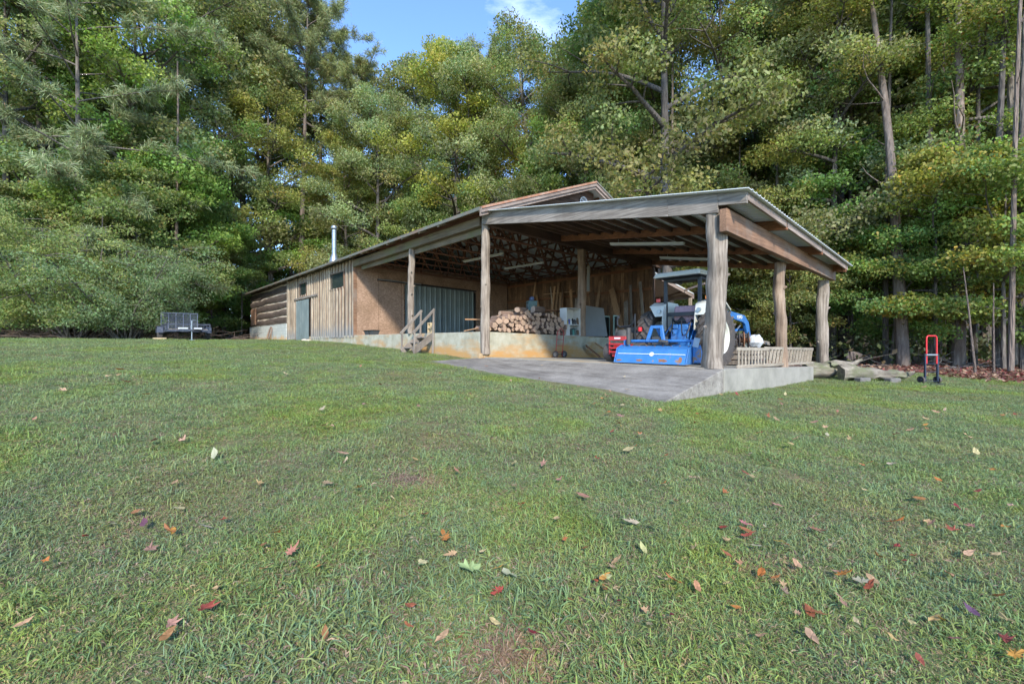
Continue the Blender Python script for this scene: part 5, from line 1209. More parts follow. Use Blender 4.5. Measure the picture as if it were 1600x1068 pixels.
rt = random.Random(42)
def zone(x, Y):
    q = 800+700*x/Y
    for lim, nm in ((60, 'at the far left edge of the picture'), (180, 'above the brush pile and left shrubs'), (300, 'behind the trailer'), (400, 'left of the log end wall'), (500, 'behind the left end of the roof'), (600, 'behind the long eave'), (700, 'above the open bay'), (800, 'left of the rusty rake'), (900, 'behind the rusty rake'), (1000, 'behind the gable peak'), (1110, 'above the front carport beam'), (1220, 'above the carport corner'), (1320, 'behind the carport edge'), (1400, 'just right of the carport'), (1480, 'behind the upright hand truck'), (1560, 'right of the upright hand truck')):
        if q < lim: return nm
    return 'at the far right edge of the picture'
def tree(kind, px, Y, H=None, tint=(1, 1, 1), label=None, group=None, name='broadleaf_tree', cat='tree', rz=None, wide=1.0, x=None, sink=0):
    tm, cm = KIND[kind]
    xx = (px-800)/700*Y if x is None else x
    h0 = {'oak_a': 20, 'oak_b': 22, 'oak_c': 21, 'tall_a': 24, 'tall_b': 25, 'maple_a': 8.5, 'maple_b': 6.5, 'young': 9.5, 'pine_a': 27, 'pine_b': 26, 'pine_low': 21, 'feather_a': 5, 'feather_b': 4.6, 'bush': 2.3}.get(kind, 19)
    s = (H or h0)/h0; rz = rt.uniform(0, 6.28) if rz is None else rz
    t = thing(name, label, cat, (xx, Y, gz(xx, Y)-sink), rz, group); t.scale = (s*wide, s*wide, s)
    a = link('trunk', tm, t)
    if cm is not None: c = link('crown', cm, t); c.color = (*tint, 1)
    return t
GREY = (1.15, 1.15, 1.35); OLIVE = (1.08, 1.0, .8); YEL = (1.55, 1.4, .7); DARK = (.78, .9, .85); BRIGHT = (1.0, 1.28, .72); BRN = (1.12, 1.02, .92); SAGE = (1.32, 1.32, 1.45); BLUE = (.95, 1.12, 1.25)
# front row, left to right as seen from the lawn
tree('oak_a', 12, 29, 25, SAGE, 'tall grey-green broadleaf tree at the far left edge of the woods', rz=.3)
tree('oak_b', 95, 33, 30, DARK, 'dark tall tree behind the long-needled pine at far left')
tree('pine_low', 118, 27.5, 24, (1.05, 1.08, 1.1), 'pine with long drooping needle boughs above the feathery shrubs', name='pine_tree', rz=2.0)
tree('oak_a', 255, 38, 34, SAGE, 'very tall sage-green tree above and left of the trailer', rz=2.2)
tree('oak_b', 340, 43, 35, SAGE, 'tall sage-green tree directly left of the high pine')
tree('young', 268, 33, 14, BRIGHT, 'mid green tree rising right behind the trailer gate')
tree('young', 352, 40, 11, (1.15, 1.25, .9), 'young leafy tree with low branches at the log end of the barn')
tree('maple_a', 215, 29.5, 11, (.9, 1.0, .8), 'green understory tree above the feathery shrubs, left of the trailer')
tree('young', 140, 28.2, 11, (1.0, 1.05, 1.0), 'leafy young tree standing between the big feathery shrub and the low-boughed pine')
tree('maple_a', 30, 26.5, 9, (1.0, 1.05, 1.0), 'layered understory tree over the brush pile at the left edge')
tree('oak_a', 425, 43, 25, (1.35, 1.3, .95), 'pale yellowish-green tree behind the log end of the roof', rz=1.2)
tree('young', 455, 46, 15, BRIGHT, 'bright green young tree just left of the stove pipe')
tree('pine_a', 470, 44, 33.5, (1, 1, .95), 'tallest pine with a bare reddish trunk left of the stove pipe', name='pine_tree', rz=.6)
tree('pine_b', 500, 47, 33, (1.02, 1, .9), 'slimmer pine with pale trunk rising directly behind the stove pipe', name='pine_tree', rz=3)
tree('oak_b', 632, 46, 30, (1.05, 1.02, .95), 'broad olive tree with flat round top left of the open sky', rz=.5)
tree('oak_a', 590, 42, 23, SAGE, 'grey-green tree below the flat-topped olive tree')
tree('oak_a', 708, 42, 26.5, YEL, 'yellow-green tree in the middle of the row behind the barn roof', rz=3.4)
tree('pine_b', 748, 50, 31.5, (1.05, 1.05, .8), 'round-headed pine standing alone against the open sky', name='pine_tree', wide=1.15)
tree('young', 655, 40, 13, (1.1, 1.2, .95), 'mid green tree just above the barn roof, left of the gable')
tree('young', 745, 38, 11.5, (1.25, 1.3, .7), 'yellowish low tree directly above the rusty rake of the barn')
tree('oak_c', 852, 42, 28, (1.05, 1.12, .9), 'green tree on the right side of the sky gap')
tree('tall_a', 800, 46, 25, (1.25, 1.0, .9), 'thin brownish tree between the round pine and the green tree')
tree('oak_b', 935, 31, 25, (.95, 1.1, .8), 'big tree whose high branches bound the sky gap on the right', rz=1.0)
tree('oak_c', 1020, 33, 27, (.85, 1.0, .85), 'tall dark green tree with slanting limbs behind the gable peak')
tree('young', 1010, 34, 13.5, BRIGHT, 'bright green young tree just right of the gable peak')
tree('oak_c', 1125, 31, 26, (1.05, 1.15, .95), 'tall tree with a pale forked trunk above the carport roof')
tree('young', 1115, 30, 12, BRN, 'brown-tinged young tree directly above the carport roof')
tree('tall_b', 1235, 29, 27, (1.15, 1.15, .85), 'tall pale green tree over the right edge of the carport')
tree('oak_b', 1190, 34, 28, DARK, 'dark green tree behind the pale one over the carport')
tree('young', 1240, 27, 9.5, (1.0, 1.0, .75), 'olive low tree just right of the carport roof edge')
tree('tall_a', 1400, 25, 27, (1.1, 1.25, .95), 'tree with the thickest straight trunk, right of the carport', wide=1.15)
tree('tall_b', 1350, 28, 26, BLUE, 'straight grey-blue trunk tree standing just right of the far carport post')
tree('oak_c', 1490, 24, 25, (1.1, 1.25, .95), 'leaning tree whose trunk crosses above the upright hand truck')
tree('tall_a', 1580, 20, 23, (1.2, 1.15, .75), 'tall orange-flecked tree at the right edge of the photo')
tree('oak_b', 1640, 23, 24, (1, 1.1, .8), 'tall tree half outside the right edge of the photo')
tree('tall_a', 1300, 24, 22, (1.2, 1.15, .8), 'slim green tree right behind the far carport post')
tree('maple_a', 1462, 19.5, 9.0, (1.45, 1.3, .75), 'yellow and orange maple above the upright hand truck', rz=1)
tree('maple_a', 1568, 17.5, 8.5, (1.05, 1.25, .85), 'green maple reaching over the leaf litter at the right edge')
tree('maple_b', 1390, 21, 6.5, (.95, 1.25, .85), 'small green maple between the carport and the yellow maple')
tree('tall_b', 1520, 21, 21, (1.1, 1.2, .7), 'slim tall tree between the yellow and the green maples')
tree('young', 1185, 25, 9, (1.15, 1.0, .8), 'olive leafy tree seen under the carport beside the far posts')
tree('maple_a', 1120, 26, 8.5, (1.15, 1.12, .8), 'yellow-brown maple seen between tractor canopy and thick trunk post')
tree('maple_a', 1235, 23.5, 7.2, (1.1, 1.05, .85), 'brownish maple seen between the two far carport posts')
tree('feather_a', 118, 25.2, 7.6, (1.05, 1.0, .95), 'large feathery shrub with several stems at left', name='feathery_shrub', cat='shrub', rz=0, wide=1.1)
tree('feather_b', 200, 25.6, 6.6, (.95, 1.0, 1.1), 'bluish feathery shrub arching beside the trailer', name='feathery_shrub', cat='shrub', rz=1, wide=1.1)
tree('feather_b', 20, 25.5, 6.0, (.9, 1.05, .9), 'feathery shrub behind the brush pile', name='feathery_shrub', cat='shrub', rz=4)
tree('young', 325, 37, 11.0, (1.05, 1.2, .85), 'broad leafy tree low behind the right side of the trailer')
tree('tall_b', 1425, 28, 24, (1.0, 1.2, .85), 'tall green tree behind the yellow and orange maple')
tree('tall_a', 1545, 27, 24, (1.05, 1.15, .8), 'tall olive tree behind the green maple at right')
tree('young', 1330, 24.5, 12, (.9, 1.2, .85), 'deep green young tree over the far corner of the carport roof')
tree('young', 1620, 18.5, 9.5, (1.0, 1.15, .85), 'young green tree cut by the right edge of the photo')
tree('pine_b', 562, 45, 27.5, (1.05, 1.05, .9), 'ragged shorter pine between the tallest pine and the flat-topped olive tree', name='pine_tree')
tree('oak_c', 520, 48, 26, (1.1, 1.15, .9), 'full green tree filling the space right of the stove pipe')
tree('oak_b', 545, 44, 19, (1.2, 1.15, .8), 'olive green tree above the middle of the barn roof')
tree('oak_c', 430, 49, 32, (1.0, 1.05, .95), 'tall green tree close behind the pale yellowish one')
tree('oak_a', 385, 47, 36, SAGE, 'tallest grey-green tree touching the left side of the high pine')
tree('oak_b', 660, 52, 27, (1.15, 1.15, .8), 'green tree half hidden between the flat-topped and the yellow-green trees')
tree('oak_c', 792, 44, 21, (1.1, 1.2, .85), 'leafy tree just above the rusty rake, right of the yellow-green one')
tree('oak_a', 900, 40, 24, (1.0, 1.15, .85), 'dense green tree directly behind the gable peak')
tree('tall_b', 960, 40, 30, (1.05, 1.1, .95), 'tall loose-crowned tree right of the open sky')
tree('oak_a', 1290, 33, 29, (1.0, 1.15, .85), 'dense tall tree behind the right end of the carport')
tree('oak_b', 1450, 31, 28, (1.15, 1.2, .75), 'dense tall tree behind the thick straight trunk')
tree('oak_a', 1540, 29, 26, (1.1, 1.15, .85), 'dense tall tree behind the leaning one at right')
# bare trunks one can tell apart at right
trunks = [(1328, 25, .8, 'bare trunk nearest the far carport post'), (1384, 21.5, .8, 'pale trunk just left of the big dark stump-like base'), (1412, 20, 1.5, 'widest dark trunk base left of the upright hand truck'), (1453, 21, 1.2, 'pale grey trunk seen through the hand truck handle'),
          (1466, 22, .8, 'dark trunk just right of the hand truck handle'), (1497, 20, 1.5, 'thick brown trunk between the hand truck and the thin leaning stem'), (1558, 19, 1.0, 'grey trunk with curved vine beside it at right'), (1579, 16.3, .55, 'near grey trunk standing in the leaf litter at right'), (1598, 18, .7, 'dark trunk at the very right edge')]
for i, (q, Y, s, lab) in enumerate(trunks):
    t = tree('bare%d' % (i % 5), q, Y, 19, label=lab, name='bare_trunk_tree', group='bare trunks at the woods edge'); t.scale = (s, s, 1.0)
t = tree('bare2', 1524, 15.6, 6, label='thin pale sapling leaning left in the leaf litter', name='sapling', rz=2.6); t.scale = (.26, .26, .2)
t = tree('bare0', 1553, 15.9, 6, label='thin crooked sapling leaning right in the leaf litter', name='sapling', rz=.2); t.scale = (.24, .24, .17)
# deeper woods
def spots(n, pred, seed, dmin):
    r = random.Random(seed); out = []; k = 0
    while len(out) < n and k < 20000:
        k += 1; Y = r.uniform(24, 88); x = r.uniform(-1.35*Y-4, 1.35*Y+4)
        if wood_edge(x, Y) < 2.5 or not pred(x, Y): continue
        if all((x-a)**2+(Y-b)**2 > dmin**2 for a, b in out): out.append((x, Y))
    return out
tints = [GREY, OLIVE, DARK, BRIGHT, BRN, SAGE, BLUE, (1.12, 1.18, .88)]
def cap(x, Y, h):       # keep the strip of open sky behind the barn free of tree tops
    q = 800+700*x/Y
    if 520 < q < 930: lim = EYE-.0+(534-(120 if q < 800 else 130))/700*Y; return min(h, lim)
    return h
for i, (x, Y) in enumerate(spots(120, lambda x, y: True, 3, 4.4)):
    k = rt.choice(['oak_a', 'oak_b', 'oak_c', 'tall_a', 'tall_b', 'pine_a', 'oak_a']); h = cap(x, Y, rt.uniform(20, 29)); h = h-3 if k == 'pine_a' else h
    left = x < -.35*Y
    tree(k, 0, Y, h, rt.choice(tints), 'tall %s deep in the woods %s' % ('pine' if k == 'pine_a' else 'tree', zone(x, Y)), 'tall trees deep in the left woods' if left else 'tall trees deep behind the barn', x=x, name='pine_tree' if k == 'pine_a' else 'broadleaf_tree')
for i, (x, Y) in enumerate(spots(110, lambda x, y: x < .3*y or y > 44, 5, 3.6)):
    k = rt.choice(['young', 'maple_a', 'maple_b', 'young']); left = x < -.35*Y
    tree(k, 0, Y, rt.uniform(5, 11), rt.choice(tints), 'low shaded understory tree %s' % zone(x, Y), 'understory of the left woods' if left else 'understory of the right woods', x=x, name='understory_tree')
for i, (x, Y) in enumerate(spots(90, lambda x, y: x > .3*y and y < 60, 8, 1.6)):
    t = tree('bare%d' % (i % 5), 0, Y, 19, label='slim bare trunk in the woods %s' % zone(x, Y), group='slim trunks deep in the right woods', x=x, name='bare_trunk_tree'); s = rt.uniform(.4, .9); t.scale = (s, s, rt.uniform(.8, 1.1))
for i, (x, Y) in enumerate(spots(24, lambda x, y: x < -.6*y and y < 48, 11, 2.0)):
    t = tree('bare%d' % (i % 5), 0, Y, 19, label='slim dark trunk in the shade %s' % zone(x, Y), group='slim trunks in the left woods', x=x, name='bare_trunk_tree'); s = rt.uniform(.4, .9); t.scale = (s, s, rt.uniform(.8, 1.1))

# the far wood that closes every gap: uncountable, one mass
g = np.random.default_rng(77); n = 70000
th = g.uniform(-1.02, 1.02, n); D = g.uniform(72, 104, n); X = D*np.sin(th)*1.15; Y = D*np.cos(th)*.9+12
hz_ = g.random(n)**.8*(9+4*np.sin(X*.11)+3*np.sin(X*.31+1))
Z = EYE-.5+np.where(Y > 42, np.minimum(.09*(Y-42), 4), 0)+hz_
low = g.random(n) < .4; Z[low] = EYE-1+hz_[low]*.5
V_, F_ = leaf_quads(np.stack([X, Y, Z], 1), .85, .7, .4, g)
c = np.repeat(jitter_col(n, (.15, .175, .07), .25, g, (.16, .12, .05), .1), 4, 0); sunlit_mask = np.repeat((X > 12) & (hz_ < 4.5), 4); c[sunlit_mask] *= np.array([2.2, 1.9, 1.2]); c = np.clip(c, 0, .6)  # low leaves at right painted brighter and yellower, as if sunlit
o = link('far_woods', npmesh('far_woods', V_, F_, M['leaf'], c)); tag(o, 'dim green mass of far woods showing between the trunks, coloured sunlit yellow low at right', None, None, 'stuff')
# undergrowth near the ground inside the woods
g = np.random.default_rng(78); pts = []
for i in range(5200):
    Y = g.uniform(20, 72); x = g.uniform(-1.3*Y, 1.3*Y)
    if wood_edge(x, Y) > 1.8+g.random()*5: pts.append((x, Y, gz(x, Y)+.09*max(0, Y-42)))
pts = np.array(pts); k = 16; C_ = np.repeat(pts, k, 0)+g.normal(size=(len(pts)*k, 3))*np.array([.7, .7, .45])+np.array([0, 0, .75])
V_, F_ = leaf_quads(C_, .26, .55, .5, g); c = np.repeat(jitter_col(len(C_), (.12, .14, .06), .25, g, (.18, .13, .07), .15), 4, 0)
o = link('undergrowth', npmesh('undergrowth', V_, F_, M['leaf'], c)); tag(o, 'low leafy undergrowth on the shaded floor of the woods', None, None, 'stuff')

# ------------------------------------------------------------------ lawn, litter, sticks and fallen leaves
GREENS = [(.205, .285, .105), (.18, .265, .12), (.24, .30, .09), (.17, .25, .14), (.25, .285, .115)]
TANS = [(.37, .27, .19), (.29, .20, .15), (.42, .33, .24), (.25, .17, .14)]
def tuft(seed, R0, n, h, ptan, wid):
    g = np.random.default_rng(seed); V = []; F = []; C = []; b = 0
    for i in range(n):
        a = g.uniform(0, 6.283); r = R0*math.sqrt(g.random()); x, y = r*math.cos(a), r*math.sin(a)
        tan = g.random() < ptan; col = np.array(TANS[g.integers(4)] if tan else GREENS[g.integers(len(GREENS))])*g.uniform(.75, 1.3)
        ln = h*g.uniform(.45, 1.3)*(.8 if tan else 1); az = g.uniform(0, 6.283); el = g.uniform(.05, .7) if tan else g.uniform(.15, 1.25); w_ = wid*g.uniform(.7, 1.3)
        d = np.array([math.cos(az)*math.cos(el), math.sin(az)*math.cos(el), math.sin(el)]); s = np.array([-math.sin(az), math.cos(az), 0])*w_*.5
        tw = g.uniform(-.6, .6); s = s*math.cos(tw)+np.array([0, 0, w_*.5*math.sin(tw)])
        p0 = np.array([x, y, -.006]); p1 = p0+d*ln*.5; d2 = d+np.array([0, 0, -.55-.3*g.random()]); d2 /= np.linalg.norm(d2); p2 = p1+d2*ln*.3; p3 = p2+(d2+np.array([0, 0, -.4]))*ln*.22
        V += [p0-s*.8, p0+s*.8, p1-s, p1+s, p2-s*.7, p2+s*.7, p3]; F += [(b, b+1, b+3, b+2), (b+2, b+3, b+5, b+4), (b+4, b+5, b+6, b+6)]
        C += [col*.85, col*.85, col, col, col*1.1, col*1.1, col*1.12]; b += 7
    m = mesh('grass_tuft', V, [f if f[2] != f[3] else f[:3] for f in F], M['grass'])
    a = m.color_attributes.new('Col', 'FLOAT_COLOR', 'POINT'); cc = np.ones((len(V), 4), dtype=np.float32); cc[:, :3] = np.array(C); a.data.foreach_set('color', cc.ravel())
    return m
gc = bpy.data.collections.new('grass_tufts')
for i, (R0, n, h, pt, wd) in enumerate([(.14, 240, .038, .50, .0029), (.14, 250, .032, .60, .0027), (.14, 230, .044, .42, .0031), (.13, 190, .058, .30, .0036), (.14, 250, .030, .66, .0027)]):
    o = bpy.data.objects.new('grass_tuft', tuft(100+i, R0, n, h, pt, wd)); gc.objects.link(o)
def gn_scatter(name, pts, scl, coll, label, zrot=True, tilt=.12):
    m = bpy.data.meshes.new(name); m.vertices.add(len(pts)); m.vertices.foreach_set('co', np.array(pts, dtype=np.float32).ravel())
    a = m.attributes.new('size', 'FLOAT', 'POINT'); a.data.foreach_set('value', np.array(scl, dtype=np.float32))
    o = link(name, m); ng = bpy.data.node_groups.new(name, 'GeometryNodeTree')
    ng.interface.new_socket('Geometry', in_out='INPUT', socket_type='NodeSocketGeometry'); ng.interface.new_socket('Geometry', in_out='OUTPUT', socket_type='NodeSocketGeometry')
    i_ = ng.nodes.new('NodeGroupInput'); o_ = ng.nodes.new('NodeGroupOutput'); ip = ng.nodes.new('GeometryNodeInstanceOnPoints'); ci = ng.nodes.new('GeometryNodeCollectionInfo')
    ci.inputs['Collection'].default_value = coll; ci.inputs['Separate Children'].default_value = True; ci.inputs['Reset Children'].default_value = True
    mp_ = ng.nodes.new('GeometryNodeMeshToPoints'); rv = ng.nodes.new('FunctionNodeRandomValue'); rv.data_type = 'FLOAT_VECTOR'
    rv.inputs[0].default_value = (-tilt, -tilt, 0); rv.inputs[1].default_value = (tilt, tilt, 6.283)
    na = ng.nodes.new('GeometryNodeInputNamedAttribute'); na.data_type = 'FLOAT'; na.inputs['Name'].default_value = 'size'
    ip.inputs['Pick Instance'].default_value = True
    ng.links.new(i_.outputs[0], mp_.inputs['Mesh']); ng.links.new(mp_.outputs[0], ip.inputs['Points']); ng.links.new(ci.outputs[0], ip.inputs['Instance'])
    ng.links.new(rv.outputs[0], ip.inputs['Rotation']); ng.links.new(na.outputs[0], ip.inputs['Scale']); ng.links.new(ip.outputs[0], o_.inputs[0])
    md = o.modifiers.new('scatter', 'NODES'); md.node_group = ng; tag(o, label, None, None, 'stuff'); return o
def on_slab(x, y):
    u, v = uv_of(x, y)
    return (-5.42 < u < .12 and -1.74+.03*(u+5.4) < v < 4.1) or (u > -.1 and v > -.02)
g = np.random.default_rng(5); pts = []; scl = []
Y = .55
def bands():
    for (a, b, d, s) in ((.5, 3.2, 260, .95), (3.2, 6, 170, 1.05), (6, 11, 90, 1.2), (11, 19, 40, 1.5), (19, 33, 17, 2.1)):
        yield a, b, d, s
BARE = [(on_ground(635, 748), .28), (on_ground(790, 1005), .16), (on_ground(800, 1030), .13), (on_ground(1200, 885), .10)]
for a, b, d, s in bands():
    n = int(((b-a)*(a+b)*1.3+(b-a)*4.4)*d); ys_ = np.sqrt(g.uniform(a*a, b*b, n)); xs_ = g.uniform(-1, 1, n)*(ys_*1.25+2.2)
    for x, y in zip(xs_, ys_):
        if wood_edge(x, y) > -.05+g.normal()*.25 or on_slab(x, y): continue
        if any((x-p.x)**2+((y-p.y)*1.6)**2 < (r*g.uniform(.5, 1.2))**2 for p, r in BARE): continue
        pts.append((x, y, gz(x, y))); k = math.sin(x*1.3+math.sin(y*.9)*2)*math.sin(y*1.1+x*.35)
        scl.append(s*g.uniform(.75, 1.15)*(1+.22*max(0, k))*(1.35 if g.random() < .02 else 1))
dry = bpy.data.collections.new('dry_tufts'); sv = GREENS; GREENS = [(.36, .24, .17), (.28, .17, .13)]
dry.objects.link(bpy.data.objects.new('dry_tuft', tuft(120, .12, 170, .04, .8, .0032))); dry.objects.link(bpy.data.objects.new('dry_tuft', tuft(121, .12, 150, .032, .8, .0032))); GREENS = sv
dp = []
for p, r in BARE:
    for q in range(int(900*r*r)+8):
        x = p.x+g.normal()*r*.55; y = p.y+g.normal()*r*.38; dp.append((x, y, gz(x, y)))
gn_scatter('dry_thatch', dp, [g.uniform(.7, 1.1) for _ in dp], dry, 'small patches of dry pinkish-brown thatch in the lawn')
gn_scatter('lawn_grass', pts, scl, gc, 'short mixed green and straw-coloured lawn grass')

# leaf shapes
def leaf_shape(kind, seed):
    rr = random.Random(seed); out = []
    if kind == 'maple': R_ = [(90, 1), (70, .5), (52, .52), (38, .92), (22, .45), (0, .5), (-14, .75), (-38, .42), (-90, .16)]; 
    elif kind == 'oak': R_ = [(90, 1.15), (76, .82), (62, .36), (46, .78), (30, .32), (8, .62), (-14, .28), (-36, .55), (-60, .35), (-90, .62)]
    elif kind == 'tulip': R_ = [(90, .66), (70, .95), (52, .66), (38, .92), (20, .62), (-4, .88), (-30, .66), (-60, .5), (-90, .3)]
    else: R_ = [(90, 1.1), (60, .6), (30, .42), (0, .38), (-30, .42), (-60, .6), (-90, .85)]
    right = [(math.cos(R(a))*r, math.sin(R(a))*r) for a, r in R_]; left = [(-x, y) for x, y in right[1:-1]][::-1]
    pl = right+left; n = len(pl); V = [(0, 0, 0)]
    for x, y in pl: V.append((x*.5*(1+rr.uniform(-.1, .1)), y*.5, .09*(x*x)+.10*rr.uniform(-.3, 1)*(abs(x)+abs(y))+.05*y*y))
    V += [(0, -.45, .0), (.012, -.45, .0), (.01, -.72, .05)]
    F = [(0, i+1, (i+1) % n+1) for i in range(n)]+[(n+1, n+2, n+3)]
    m = mesh('leaf_blade', V, F, M['dryleaf']); a = m.color_attributes.new('Col', 'FLOAT_COLOR', 'POINT')
    cc = np.ones((len(V), 4), dtype=np.float32)
    for i in range(len(V)): cc[i, :3] = rr.uniform(.75, 1.2)
    cc[0, :3] = .8; a.data.foreach_set('color', cc.ravel()); return m
LS = {k: [leaf_shape(k, i*7+j) for j in range(3)] for i, k in enumerate(('maple', 'oak', 'tulip', 'oval'))}
LC = {'cream': (.62, .48, .28), 'pale yellow': (.58, .52, .24), 'orange': (.58, .24, .06), 'tan': (.50, .33, .18), 'red': (.36, .085, .055), 'rust': (.40, .15, .06), 'brown-pink': (.42, .22, .16), 'purple': (.16, .085, .12), 'dark red': (.22, .03, .04), 'yellow': (.65, .45, .08)}
LW = {'maple': 'maple leaf', 'oak': 'lobed oak leaf', 'tulip': 'broad leaf', 'oval': 'narrow leaf'}
ll = random.Random(31)
def fallen(px, py, size, col, kind, label):
    p = on_ground(px, py); d = math.hypot(p.y, p.x*.0)
    w_ = size/700*p.y*1.12
    o = link('fallen_leaf', LS[kind][ll.randrange(3)], None, p+Vector((0, 0, .020+w_*.10+min(.03, .006*p.y))), (ll.uniform(-.4, .55), ll.uniform(-.45, .45), ll.uniform(0, 6.28)), (w_, w_, w_))
    c = LC[col]; o.color = (*[min(.9, x*ll.uniform(.62, .9)) for x in c], 1)
    return tag(o, label, 'leaf', 'fallen leaves on the lawn')
big = [(735, 908, 44, 'pale yellow', 'tulip', 'largest pale yellow leaf, broad, low in the middle of the lawn'), (777, 903, 20, 'yellow', 'oval', 'bright orange-yellow leaf touching the largest pale one'), (795, 914, 36, 'cream', 'oval', 'long cream leaf just right of the bright orange-yellow one'),
 (780, 941, 28, 'red', 'oak', 'dark red leaf below the broad pale yellow leaf'), (696, 854, 30, 'orange', 'oak', 'orange star-shaped leaf above left of the broad pale one'), (640, 966, 24, 'rust', 'oval', 'upright rust-orange leaf in the lower middle lawn'),
 (318, 970, 44, 'red', 'maple', 'large red and orange maple leaf at lower left'), (266, 991, 32, 'brown-pink', 'maple', 'brownish pink leaf left below the large red maple leaf'), (455, 878, 30, 'brown-pink', 'oak', 'pinkish leaf pair member between the red maple and the orange star leaf'), (458, 895, 20, 'tan', 'oval', 'small tan leaf right beneath a pinkish one'),
 (235, 877, 26, 'brown-pink', 'maple', 'pink-brown curled leaf above the large red maple leaf'), (225, 832, 24, 'purple', 'oval', 'purple leaf, the only one on the left lawn'), (168, 833, 26, 'cream', 'tulip', 'cream pointed leaf left of the purple leaf'), (133, 854, 17, 'red', 'oval', 'small bright red leaf at the left'),
 (212, 811, 18, 'rust', 'oval', 'rust leaf just above the purple one'), (270, 843, 18, 'orange', 'oval', 'orange leaf just right of the purple one'), (432, 848, 20, 'orange', 'oval', 'orange oval leaf left of centre'), (560, 773, 24, 'orange', 'oak', 'orange-tan leaf on the mid lawn left of the bare patch'),
 (870, 824, 24, 'cream', 'oak', 'cream lobed leaf in the middle lawn'), (990, 829, 28, 'cream', 'oak', 'long cream oak leaf right of centre'), (1018, 834, 16, 'cream', 'oval', 'small cream leaf touching the long cream oak leaf'), (1395, 829, 28, 'orange', 'oak', 'brightest orange leaf on the right lawn'),
 (1408, 805, 16, 'orange', 'oval', 'pale orange leaf just above the brightest orange one'), (1495, 803, 18, 'dark red', 'oval', 'dark red leaf on the right lawn'), (1528, 778, 16, 'red', 'oval', 'small red leaf above the dark red one at right'), (1315, 914, 30, 'orange', 'oak', 'orange-red bent leaf beside a cream one at lower right'),
 (1346, 924, 26, 'cream', 'tulip', 'cream leaf tucked against the orange-red bent one'), (1482, 911, 24, 'brown-pink', 'oval', 'pale pink leaf at lower right'), (1537, 925, 30, 'cream', 'oval', 'long cream leaf near the right edge'), (1375, 886, 26, 'rust', 'oak', 'rusty oak leaf above the orange-red bent one'),
 (1402, 868, 20, 'red', 'oval', 'red-orange leaf under the brightest orange one'), (1190, 912, 28, 'orange', 'oval', 'narrow orange leaf standing upright right of centre'), (1089, 930, 24, 'tan', 'oval', 'tan leaf beside the rust-red pair'), (1057, 926, 30, 'rust', 'oak', 'rust-red leaf with spread lobes right of centre'),
 (1050, 978, 16, 'dark red', 'oval', 'dark red round leaf in the lower middle'), (1520, 971, 24, 'purple', 'oval', 'purplish brown leaf at lower right'), (1470, 985, 24, 'orange', 'oval', 'thin orange leaf left of the purplish brown one'), (1437, 1046, 20, 'red', 'oval', 'red leaf near the bottom edge at right'),
 (1150, 966, 18, 'orange', 'oval', 'small orange curl in the lower lawn right of centre'), (1217, 860, 16, 'yellow', 'oval', 'small yellow leaf above the narrow orange one'), (1200, 840, 16, 'cream', 'tulip', 'tiny cream leaf above the small yellow one'), (930, 921, 18, 'red', 'oval', 'small red leaf right of the bright green clump'),
 (886, 952, 20, 'rust', 'oak', 'rust leaf low in the middle beneath the green clump'), (967, 958, 14, 'dark red', 'oval', 'small dark red leaf in the lower middle right'), (60, 641, 16, 'cream', 'oval', 'cream leaf on the far left lawn'), (35, 995, 26, 'tan', 'oval', 'tan leaf at the far lower left edge'),
 (658, 893, 20, 'pale yellow', 'tulip', 'small yellowish leaf left of the broad pale one'), (1566, 1010, 20, 'purple', 'oval', 'dark bluish leaf in the bottom right corner'), (1585, 1046, 30, 'orange', 'oak', 'orange leaf in the bottom right corner'), (720, 1016, 18, 'rust', 'oval', 'rust leaf near the bottom, left of the dry patch'),
 (832, 1008, 20, 'dark red', 'oval', 'dark brown leaf right of the dry patch at the bottom'), (1015, 994, 16, 'tan', 'oval', 'pale tan leaf near the bottom right of the dry patch'), (1130, 838, 18, 'red', 'oval', 'pinkish red leaf on the mid right lawn'), (1165, 750, 14, 'red', 'oval', 'red leaf on the lawn in front of the slab corner')]
for b_ in big: fallen(*b_)
cnt = 0
for i in range(300):
    py = 575+440*(ll.random()**1.6); px = ll.uniform(10, 1590)
    if len(big)+cnt > 285: break
    if ll.random() < .35: px = ll.uniform(900, 1590)
    c = ll.choice(['cream', 'tan', 'tan', 'tan', 'cream', 'orange', 'rust', 'brown-pink', 'tan', 'red', 'rust', 'brown-pink']); k = ll.choice(['oval', 'oak', 'oval', 'maple'])
    p = on_ground(px, py)
    if on_slab(p.x, p.y) or wood_edge(p.x, p.y) > -.5: continue
    side = 'left half' if px < 800 else 'right half'; fb = 'far lawn' if py < 700 else 'near lawn'
    cnt += 1; sz = max(.04, min(.12, ll.gauss(.075, .015)*(1.2 if py < 720 else .78 if py > 850 else 1)))/p.y*700
    fallen(px, py, sz, c, k, 'small %s %s on the %s of the %s' % (c, LW[k], side, fb))

for (uu, f, c, k, lab) in ((-4.3, .5, 'cream', 'oak', 'pale oak leaf lying in the middle of the concrete ramp'), (-4.7, .85, 'tan', 'oak', 'tan leaf near the front corner of the concrete ramp'), (-3.2, .9, 'orange', 'oval', 'small orange leaf at the grassy edge of the ramp'), (-2.4, .35, 'tan', 'maple', 'tan leaf on the upper part of the ramp'), (-1.5, .7, 'rust', 'oval', 'rust leaf on the shallow left part of the ramp')):
    zz_ = -.37+((-.405+(uu-.1)*(.295/5.475))+.37)*f; p = W(uu, -.045-1.55*f, zz_)
    o = link('fallen_leaf', LS[k][0], None, p+Vector((0, 0, .012)), (.1, -.1, uu*3), (.12, .12, .12)); o.color = (*LC[c], 1); tag(o, lab, 'leaf', 'leaves on the concrete ramp')
